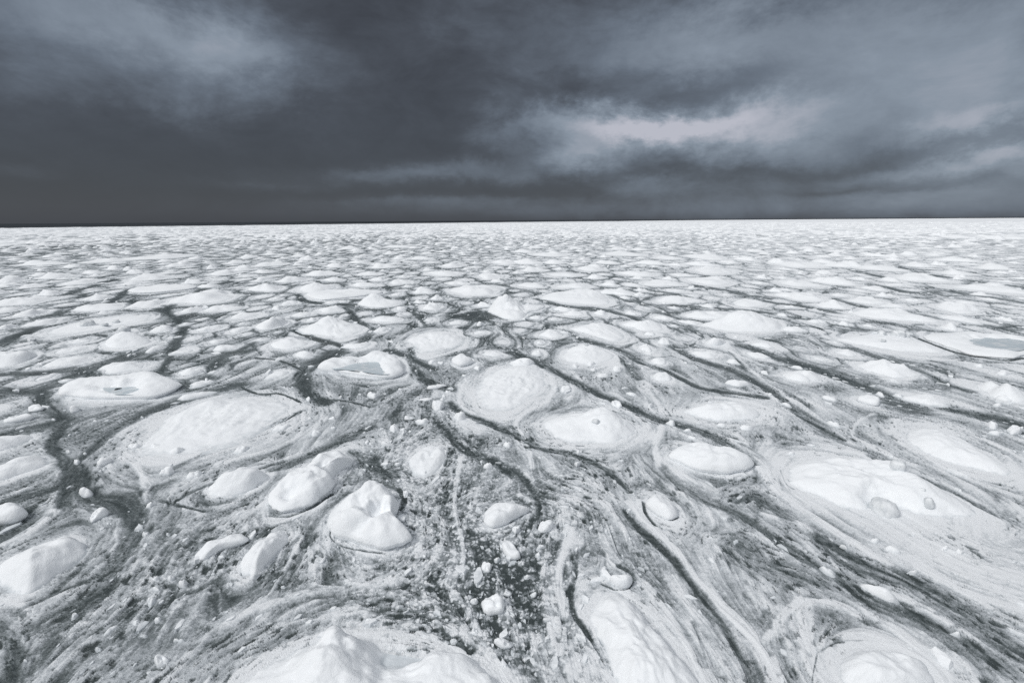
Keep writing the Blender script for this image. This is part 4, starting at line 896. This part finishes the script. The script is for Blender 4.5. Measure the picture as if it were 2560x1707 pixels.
# ------------------------------------------------------------------ floe meshes
def floe_mesh(f):
    px = 483 * f.a / max(f.dist, 6)
    N = int(np.clip(px * 1.5, 18, 150)); K = int(np.clip(px * .62, 6, 72))
    n0 = len(f.out); idx = np.linspace(0, n0, N, endpoint=False)
    o = np.c_[np.interp(idx, np.arange(n0 + 1), np.r_[f.out[:, 0], f.out[0, 0]]), np.interp(idx, np.arange(n0 + 1), np.r_[f.out[:, 1], f.out[0, 1]])]
    d = o - f.c
    jit = 1 + .09 * fbm(o[:, 0] * 1.6 / f.R, o[:, 1] * 1.6 / f.R, 3, f.seed % 50) + .06 * fbm(o[:, 0] * 6 / f.R, o[:, 1] * 6 / f.R, 3, f.seed % 50 + 7)
    if f.R < 1.0 or f.kind == 'ice_chunk': jit += .05 * perlin(o[:, 0] * 4 / f.R, o[:, 1] * 4 / f.R, f.seed % 30)
    d = d * jit[:, None]
    t = 1 - (1 - np.linspace(0, 1, K + 1)[1:]) ** 1.22
    XY = f.c + d[None] * t[:, None, None]
    T = np.repeat(t[:, None], N, 1)
    def height(XY, T):
        x, y = XY[..., 0], XY[..., 1]
        s = f.seed % 97
        pv = f.p * (1 + .35 * fbm(x * 1.2 / f.R, y * 1.2 / f.R, 2, s))
        body = np.clip(1 - T ** np.maximum(pv, 1.2), 0, 1) ** (.8 if f.prof == 'slab' else 1.0)
        if f.prof == 'slab': body = .38 * (1 - T ** 14 * .0) * 1.0 * (T < 2) * 0 + (.34 + .66 * body)
        z = f.rim * body
        if f.tilt is not None:
            z = z * np.clip(1 + ((x - f.c[0]) * f.tilt[0] + (y - f.c[1]) * f.tilt[1]) / f.R + .5 * (.5 - np.abs(fbm(x / f.R * 1.1, y / f.R * 1.1, 2, s + 31)) * 2), .35, 1.9)
        fade = np.clip(1 - T ** 5, 0, 1)
        n = fbm(x * .9 / f.R ** .7, y * .9 / f.R ** .7, 4, s + 1)
        z += f.rim * .5 * n * fade
        z += min(.10, .10 * f.R) * (1 - np.abs(fbm(x * 1.5, y * 1.5, 3, s + 3)) * 2.2) * fade * .5
        ua = (x - f.c[0]) * f.ax[0] + (y - f.c[1]) * f.ax[1]; va = (y - f.c[1]) * f.ax[0] - (x - f.c[0]) * f.ax[1]
        if f.short: lump = .5 * fbm(ua * .55, va * 2.4 + .5 * fbm(ua * .7, va * .7, 2, s + 8), 3, s + 9) + .5 * np.maximum(fbm(x * 2.2, y * 2.2, 3, s + 9) - .12, 0)
        else: lump = np.maximum(fbm(x * 2.6, y * 2.6, 3, s + 9) - .12, 0)
        z += (min(.17, .2 * f.R) if f.short else min(.24, .24 * f.R)) * lump * fade
        if f.heap:
            a = f.seed * 2.4; k = 1.15 / f.R
            xr = (x * math.cos(a) + y * math.sin(a)) * k; yr = (y * math.cos(a) - x * math.sin(a)) * k * 1.5
            rg = 1 - 1.7 * np.abs(fbm(xr, yr, 3, s + 21))
            bl = .5 + .9 * fbm(xr * .8, yr * .8, 3, s + 23)
            z += f.heap * np.clip(.30 + .55 * rg * bl + .45 * bl, 0.02, 2) * sstep(1 - T + .16 * fbm(xr * 1.7, yr * 1.7, 3, s + 25), 0.0, .62)
        for (c, h, sg) in f.peaks:
            q = np.hypot(x - c[0], y - c[1]) / sg
            q = q * (1 + .6 * fbm(x / sg * .7, y / sg * .7, 3, s + 5))
            z += h * np.exp(-np.maximum(q, 0) ** 1.85) * np.clip(1 - T ** 8, 0, 1) * (1 + .25 * fbm(x / sg * 2, y / sg * 2, 3, s + 6))
        for (c, h, sg) in f.dents:
            q = np.hypot(x - c[0], y - c[1]) / sg * (1 + .4 * fbm(x / sg, y / sg, 2, s + 8))
            z -= h * np.exp(-q ** 4)
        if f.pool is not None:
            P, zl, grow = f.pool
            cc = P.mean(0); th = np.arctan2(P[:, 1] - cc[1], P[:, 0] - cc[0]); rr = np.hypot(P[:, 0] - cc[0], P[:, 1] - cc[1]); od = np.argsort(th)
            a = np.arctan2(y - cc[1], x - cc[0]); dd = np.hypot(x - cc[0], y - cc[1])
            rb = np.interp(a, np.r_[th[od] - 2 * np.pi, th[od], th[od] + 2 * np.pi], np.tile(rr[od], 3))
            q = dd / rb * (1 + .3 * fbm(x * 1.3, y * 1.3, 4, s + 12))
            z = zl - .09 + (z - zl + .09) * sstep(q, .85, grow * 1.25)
        return np.maximum(z, .03 if f.prof != 'slab' else .05)
    Z = height(XY, T)
    zc = height(f.c[None], np.zeros(1))
    rings = [np.dstack([XY, Z])]
    # undercut foot below the water line
    ins = min(.16, .12 / f.R) if f.prof == 'slab' else .01
    o1 = f.c + d * (1 - ins); o2 = f.c + d * (1 - ins - .03)
    rings.append(np.dstack([o1[None], np.full((1, N), .04 if f.prof == 'slab' else .0)])); rings.append(np.dstack([o2[None], np.full((1, N), -.25)]))
    A = np.concatenate(rings, 0); K2 = A.shape[0]
    V = np.vstack([A.reshape(-1, 3), [[f.c[0], f.c[1], zc[0]]]])
    V[:, 0] -= f.c[0]; V[:, 1] -= f.c[1]
    i, j = np.meshgrid(np.arange(K2 - 1), np.arange(N), indexing='ij')
    q = np.stack([i * N + j, (i + 1) * N + j, (i + 1) * N + (j + 1) % N, i * N + (j + 1) % N], -1).reshape(-1, 4)
    # centre fan as quads with a doubled corner avoided: use pairs of triangles
    me_v, me_q = V, q
    tri = [(len(V) - 1, k, (k + 1) % N) for k in range(N)]
    f.height = height
    return me_v, me_q, tri

def mesh_mixed(name, V, Q, T3, mat):
    me = bpy.data.meshes.new(name)
    loops = np.r_[Q.ravel(), np.array(T3, np.int32).ravel()].astype(np.int32)
    st = np.r_[np.arange(0, Q.size, 4), Q.size + np.arange(0, len(T3) * 3, 3)].astype(np.int32)
    me.vertices.add(len(V)); me.vertices.foreach_set('co', np.ascontiguousarray(V, np.float32).ravel())
    me.loops.add(len(loops)); me.loops.foreach_set('vertex_index', loops)
    me.polygons.add(len(st)); me.polygons.foreach_set('loop_start', st)
    me.update(calc_edges=True)
    me.polygons.foreach_set('use_smooth', np.ones(len(st), bool))
    me.materials.append(mat)
    o = bpy.data.objects.new(name, me); COL.objects.link(o)
    return o

def boulder(name, wd, h, seed):
    nu, nv = 22, 14; V = []
    for i in range(nv + 1):
        ph = math.pi * i / nv
        for j in range(nu):
            a = 2 * math.pi * j / nu
            n = np.array([math.sin(ph) * math.cos(a), math.sin(ph) * math.sin(a), math.cos(ph)])
            sup = (np.abs(n) ** 3).sum() ** (-1 / 3)           # blocky
            V.append(n * sup)
    V = np.array(V)
    k = 1 + .22 * fbm(V[:, 0] * 1.1 + V[:, 2], V[:, 1] * 1.1 - V[:, 2], 3, seed)
    V = V * k[:, None] * np.array([wd / 2, wd * .42, h / 2])
    i, j = np.meshgrid(np.arange(nv), np.arange(nu), indexing='ij')
    Q = np.stack([i * nu + j, (i + 1) * nu + j, (i + 1) * nu + (j + 1) % nu, i * nu + (j + 1) % nu], -1).reshape(-1, 4)
    return mesh_np(name, V, Q, ICE)

for f in floes:
    V, Qf, T3 = floe_mesh(f)
    nm = f.kind
    if f.kind == 'ice_floe' and f.peaks and f.label is None and f.heap + sum(p[1] for p in f.peaks) > .62: nm = 'ice_mound'
    o = mesh_mixed(nm, V, Qf, T3, SNOW)
    o.location = (f.c[0], f.c[1], 0)
    f.obj = o; f.name = nm
    for k, (c, wd, h) in enumerate(f.boulders):
        b = boulder('ice_boulder', wd, h, f.seed * 5 + k)
        # set it into the snow below it
        dd = f.out - f.c; tq = np.clip(np.linalg.norm(c - f.c) / f.R, 0, .9)
        zz = float(f.height(c[None], np.array([tq]))[0])
        b.parent = o; b.location = (c[0] - f.c[0], c[1] - f.c[1], zz + h * .12)
        b.rotation_euler = (.2 * math.sin(k * 3 + f.seed), .15 * math.cos(k * 5), f.seed + k * 1.3)
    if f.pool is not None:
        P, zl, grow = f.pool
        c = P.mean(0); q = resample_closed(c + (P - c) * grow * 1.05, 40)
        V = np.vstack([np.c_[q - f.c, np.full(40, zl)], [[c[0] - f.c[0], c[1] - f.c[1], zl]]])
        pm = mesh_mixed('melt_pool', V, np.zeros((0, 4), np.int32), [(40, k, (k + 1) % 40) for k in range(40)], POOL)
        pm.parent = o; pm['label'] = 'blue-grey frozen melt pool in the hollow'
    if f.hole is not None:
        rg, x, y, rr = f.hole
        zl = f.pool[1] + .012
        c = at(rg, x, y, zl)
        V = [[rr * math.cos(t) * (1 + .3 * math.sin(3 * t)) + c[0] - f.c[0], rr * 1.3 * math.sin(t) + c[1] - f.c[1], zl] for t in np.linspace(0, 2 * np.pi, 15)[:-1]]
        V.append([c[0] - f.c[0], c[1] - f.c[1], zl + .02])
        hm = mesh_mixed('water_hole', np.array(V), np.zeros((0, 4), np.int32), [(14, k, (k + 1) % 14) for k in range(14)], SEA)
        hm.parent = o; hm['label'] = 'small black hole open to the water'

# ------------------------------------------------------------------ the uncountable rest: far pack and brash
def template(N, K, seed, spiky):
    q = np.random.default_rng(seed)
    th = np.linspace(0, 2 * np.pi, N, endpoint=False)
    out = 1 + .14 * np.sin(2 * th + q.uniform(0, 6)) + .1 * np.sin(3 * th + q.uniform(0, 6)) + q.uniform(-.06, .06, N)
    V = []; T = []
    pk = q.uniform(-.25, .25, 2)
    for k in range(1, K + 1):
        t = k / K
        x, y = out * np.cos(th) * t, out * np.sin(th) * t
        d = np.hypot(x - pk[0], y - pk[1])
        z = .22 * (1 - t ** 4) + (.25 + spiky) * np.clip(.35 + .8 * fbm(x * .9 + seed * 3.1, y * 1.5, 3, seed % 40) + .4 * (1 - 1.8 * np.abs(fbm(x * 1.2, y * 1.8 + seed, 2, seed % 37))), 0, 2) * sstep(1 - t, -.1, .8)
        V.append(np.c_[x, y, z])
    V.append(np.c_[out * np.cos(th), out * np.sin(th), np.full(N, -.4)])
    V.append([[0, 0, V[0][:, 2].mean()]])
    V = np.vstack(V); F = []
    for k in range(K):
        for j in range(N): F.append((k * N + j, (k + 1) * N + j, (k + 1) * N + (j + 1) % N)); F.append((k * N + j, (k + 1) * N + (j + 1) % N, k * N + (j + 1) % N))
    for j in range(N): F.append((len(V) - 1, j, (j + 1) % N))
    return V, np.array(F)

def scatter(name, items, temps, mat):
    Vs, Fs = [], []; off = 0
    for k, (x, y, z, sx, sy, sz, rot) in enumerate(items):
        v, f = temps[k % len(temps)]
        c, s = math.cos(rot), math.sin(rot)
        w = np.empty_like(v)
        w[:, 0] = x + v[:, 0] * sx * c - v[:, 1] * sy * s; w[:, 1] = y + v[:, 0] * sx * s + v[:, 1] * sy * c; w[:, 2] = z + v[:, 2] * sz
        Vs.append(w); Fs.append(f + off); off += len(v)
    return mesh_np(name, np.vstack(Vs), np.vstack(Fs), mat)

temps = [template(18, 6, k, (.1, .35, .7, .2)[k % 4]) for k in range(24)]
q = np.random.default_rng(77)
items = []
for (x, y, rd, hr) in rest:
    er = float(np.interp(math.atan2(x, y), [R(-64), R(-35), R(-15), R(0), R(12), R(22), R(64)], [1550, 1750, 2100, 2700, 3300, 5000, 9000]))
    if math.hypot(x, y) > er * .93: continue
    items.append((x, y, 0, rd * q.uniform(.75, 1.1), rd * q.uniform(1.05, 1.6), min(rd * hr * 1.25, 1.6), q.uniform(-.3, .3)))
pk = scatter('pack_ice', items, temps, SNOW)
tag(pk, 'distant pack of countless small white floes reaching to the horizon', 'pack ice', kind='stuff')

def shard(seed):
    q = np.random.default_rng(seed); n = q.integers(5, 8)
    th = np.sort((np.arange(n) + q.uniform(-.35, .35, n)) * 2 * np.pi / n)
    r1 = q.uniform(.75, 1.15, n); r2 = r1 * q.uniform(.6, .95, n); tl = q.uniform(-.5, .5, 2)
    a = np.c_[r1 * np.cos(th), r1 * np.sin(th), np.full(n, -.5)]
    b = np.c_[r2 * np.cos(th), r2 * np.sin(th), np.zeros(n)]
    b[:, 2] = .8 + b[:, 0] * tl[0] + b[:, 1] * tl[1] + q.uniform(-.15, .15, n)
    V = np.vstack([a, b, [[q.uniform(-.2, .2), q.uniform(-.2, .2), .95]]]); F = []
    for j in range(n):
        k = (j + 1) % n; F += [(j, k, n + k), (j, n + k, n + j), (n + j, n + k, 2 * n)]
    return V, np.array(F)
tb = [shard(100 + k) for k in range(24)]
items = []
Dv = 9 * np.exp(q.uniform(0, math.log(15), 60000)); th = q.uniform(-R(56), R(56), 60000)
ri = np.searchsorted(RR, Dv); ci = np.clip(((th - TH[0]) / .00145).astype(int), 0, nt - 1)
dens = (grain[ri, ci] * .9 + .10 + 1.6 * crack[ri, ci] * (Dv > 28) + 1.2 * lead[ri, ci] * (Dv > 32)) * (F1[ri, ci] > .15) * (1 - rib[ri, ci])* np.clip(1.2 - lead[ri, ci] * .9, .2, 1)
keep = q.random(60000) < dens * np.where(Dv < 26, .13, .24)
for k in np.nonzero(keep)[0]:
    D = Dv[k]
    s = min(.036 * math.exp(q.normal(0, .62)), .17) * (1 + D / 45)
    items.append((D * math.sin(th[k]), D * math.cos(th[k]), hz[ri[k], ci[k]] - .004, s * q.uniform(1, 2.0), s * q.uniform(.5, .9), s * q.uniform(.25, .6), float(ang[ri[k], ci[k]]) + q.normal(0, .4)))
print('brash', len(items), 'pack', len(rest), 'floes', len(floes), 'grid', nr, nt)
br = scatter('brash_ice', items, tb, SNOW)
br.data.polygons.foreach_set('use_smooth', np.zeros(len(br.data.polygons), bool))
tag(br, 'countless crumbs and lumps of brash ice strewn over the grey slush', 'brash ice', kind='stuff')

# ------------------------------------------------------------------ labels
ORD = ['', 'second ', 'third ', 'fourth ', 'fifth ', 'sixth ', 'seventh ', 'eighth ', 'ninth ', 'tenth ', 'eleventh ', 'twelfth ', 'thirteenth ', 'fourteenth ', 'fifteenth ', 'sixteenth ', 'seventeenth ', 'eighteenth ', 'nineteenth ', 'twentieth ']
ORD += ['%s-%s' % (t, u) for t in ('twenty', 'thirty', 'forty') for u in ['first '] and (['first '] + ORD[1:9])]
marks = [f for f in floes if f.short]
groups = {}
for f in floes:
    if f.kind == 'ice_chunk':
        f.grp, f.cat = 'ice chunks scattered between the floes', 'ice chunk'
    else:
        f.grp, f.cat = ('snowy mounds of the drifting pack', 'ice mound') if f.name == 'ice_mound' else ('white floes of the drifting pack', 'ice floe')
    if f.label: continue
    m = min(marks, key=lambda g: np.linalg.norm(g.c - f.c) / (g.R + .35 * f.dist ** .5))
    dv = (f.c - m.c)
    u = m.c / m.dist; along = float(dv @ u); across = float(dv[0] * u[1] - dv[1] * u[0])
    if abs(across) > abs(along): rel = 'to the right of' if across > 0 else 'to the left of'
    else: rel = 'behind' if along > 0 else 'in front of'
    el = f.a / f.b
    if f.kind == 'ice_chunk':
        shape = ('long ' if el > 2.6 else '') + ('flat-topped ' if f.prof == 'slab' else 'rounded ') + ('large ' if f.R > .9 else 'small ' if f.R > .35 else 'tiny ') 
        noun = 'white chunk'
    else:
        h = f.rim + f.heap + sum(p[1] for p in f.peaks)
        shape = ('long ' if el > 2.4 else 'wide ' if f.R > 3 else 'small ' if f.R < 1.4 else '') + ('peaked ' if h > .32 * f.R else 'low ')
        noun = 'snow mound' if f.name == 'ice_mound' else 'white floe'
    f.mark = m
    groups.setdefault((shape, noun, rel, m.short), []).append(f)
for (shape, noun, rel, short), lst in groups.items():
    lst.sort(key=lambda f: np.linalg.norm(f.c - f.mark.c))
    for k, f in enumerate(lst):
        o = ORD[k] if k < len(ORD) else 'further '
        pre = (o + 'nearest ') if len(lst) > 1 else ''
        f.label = ('%s%s%s %s the %s' % (pre, shape, noun, rel, short)).replace('  ', ' ')
for f in floes:
    tag(f.obj, f.label, f.cat, f.grp)
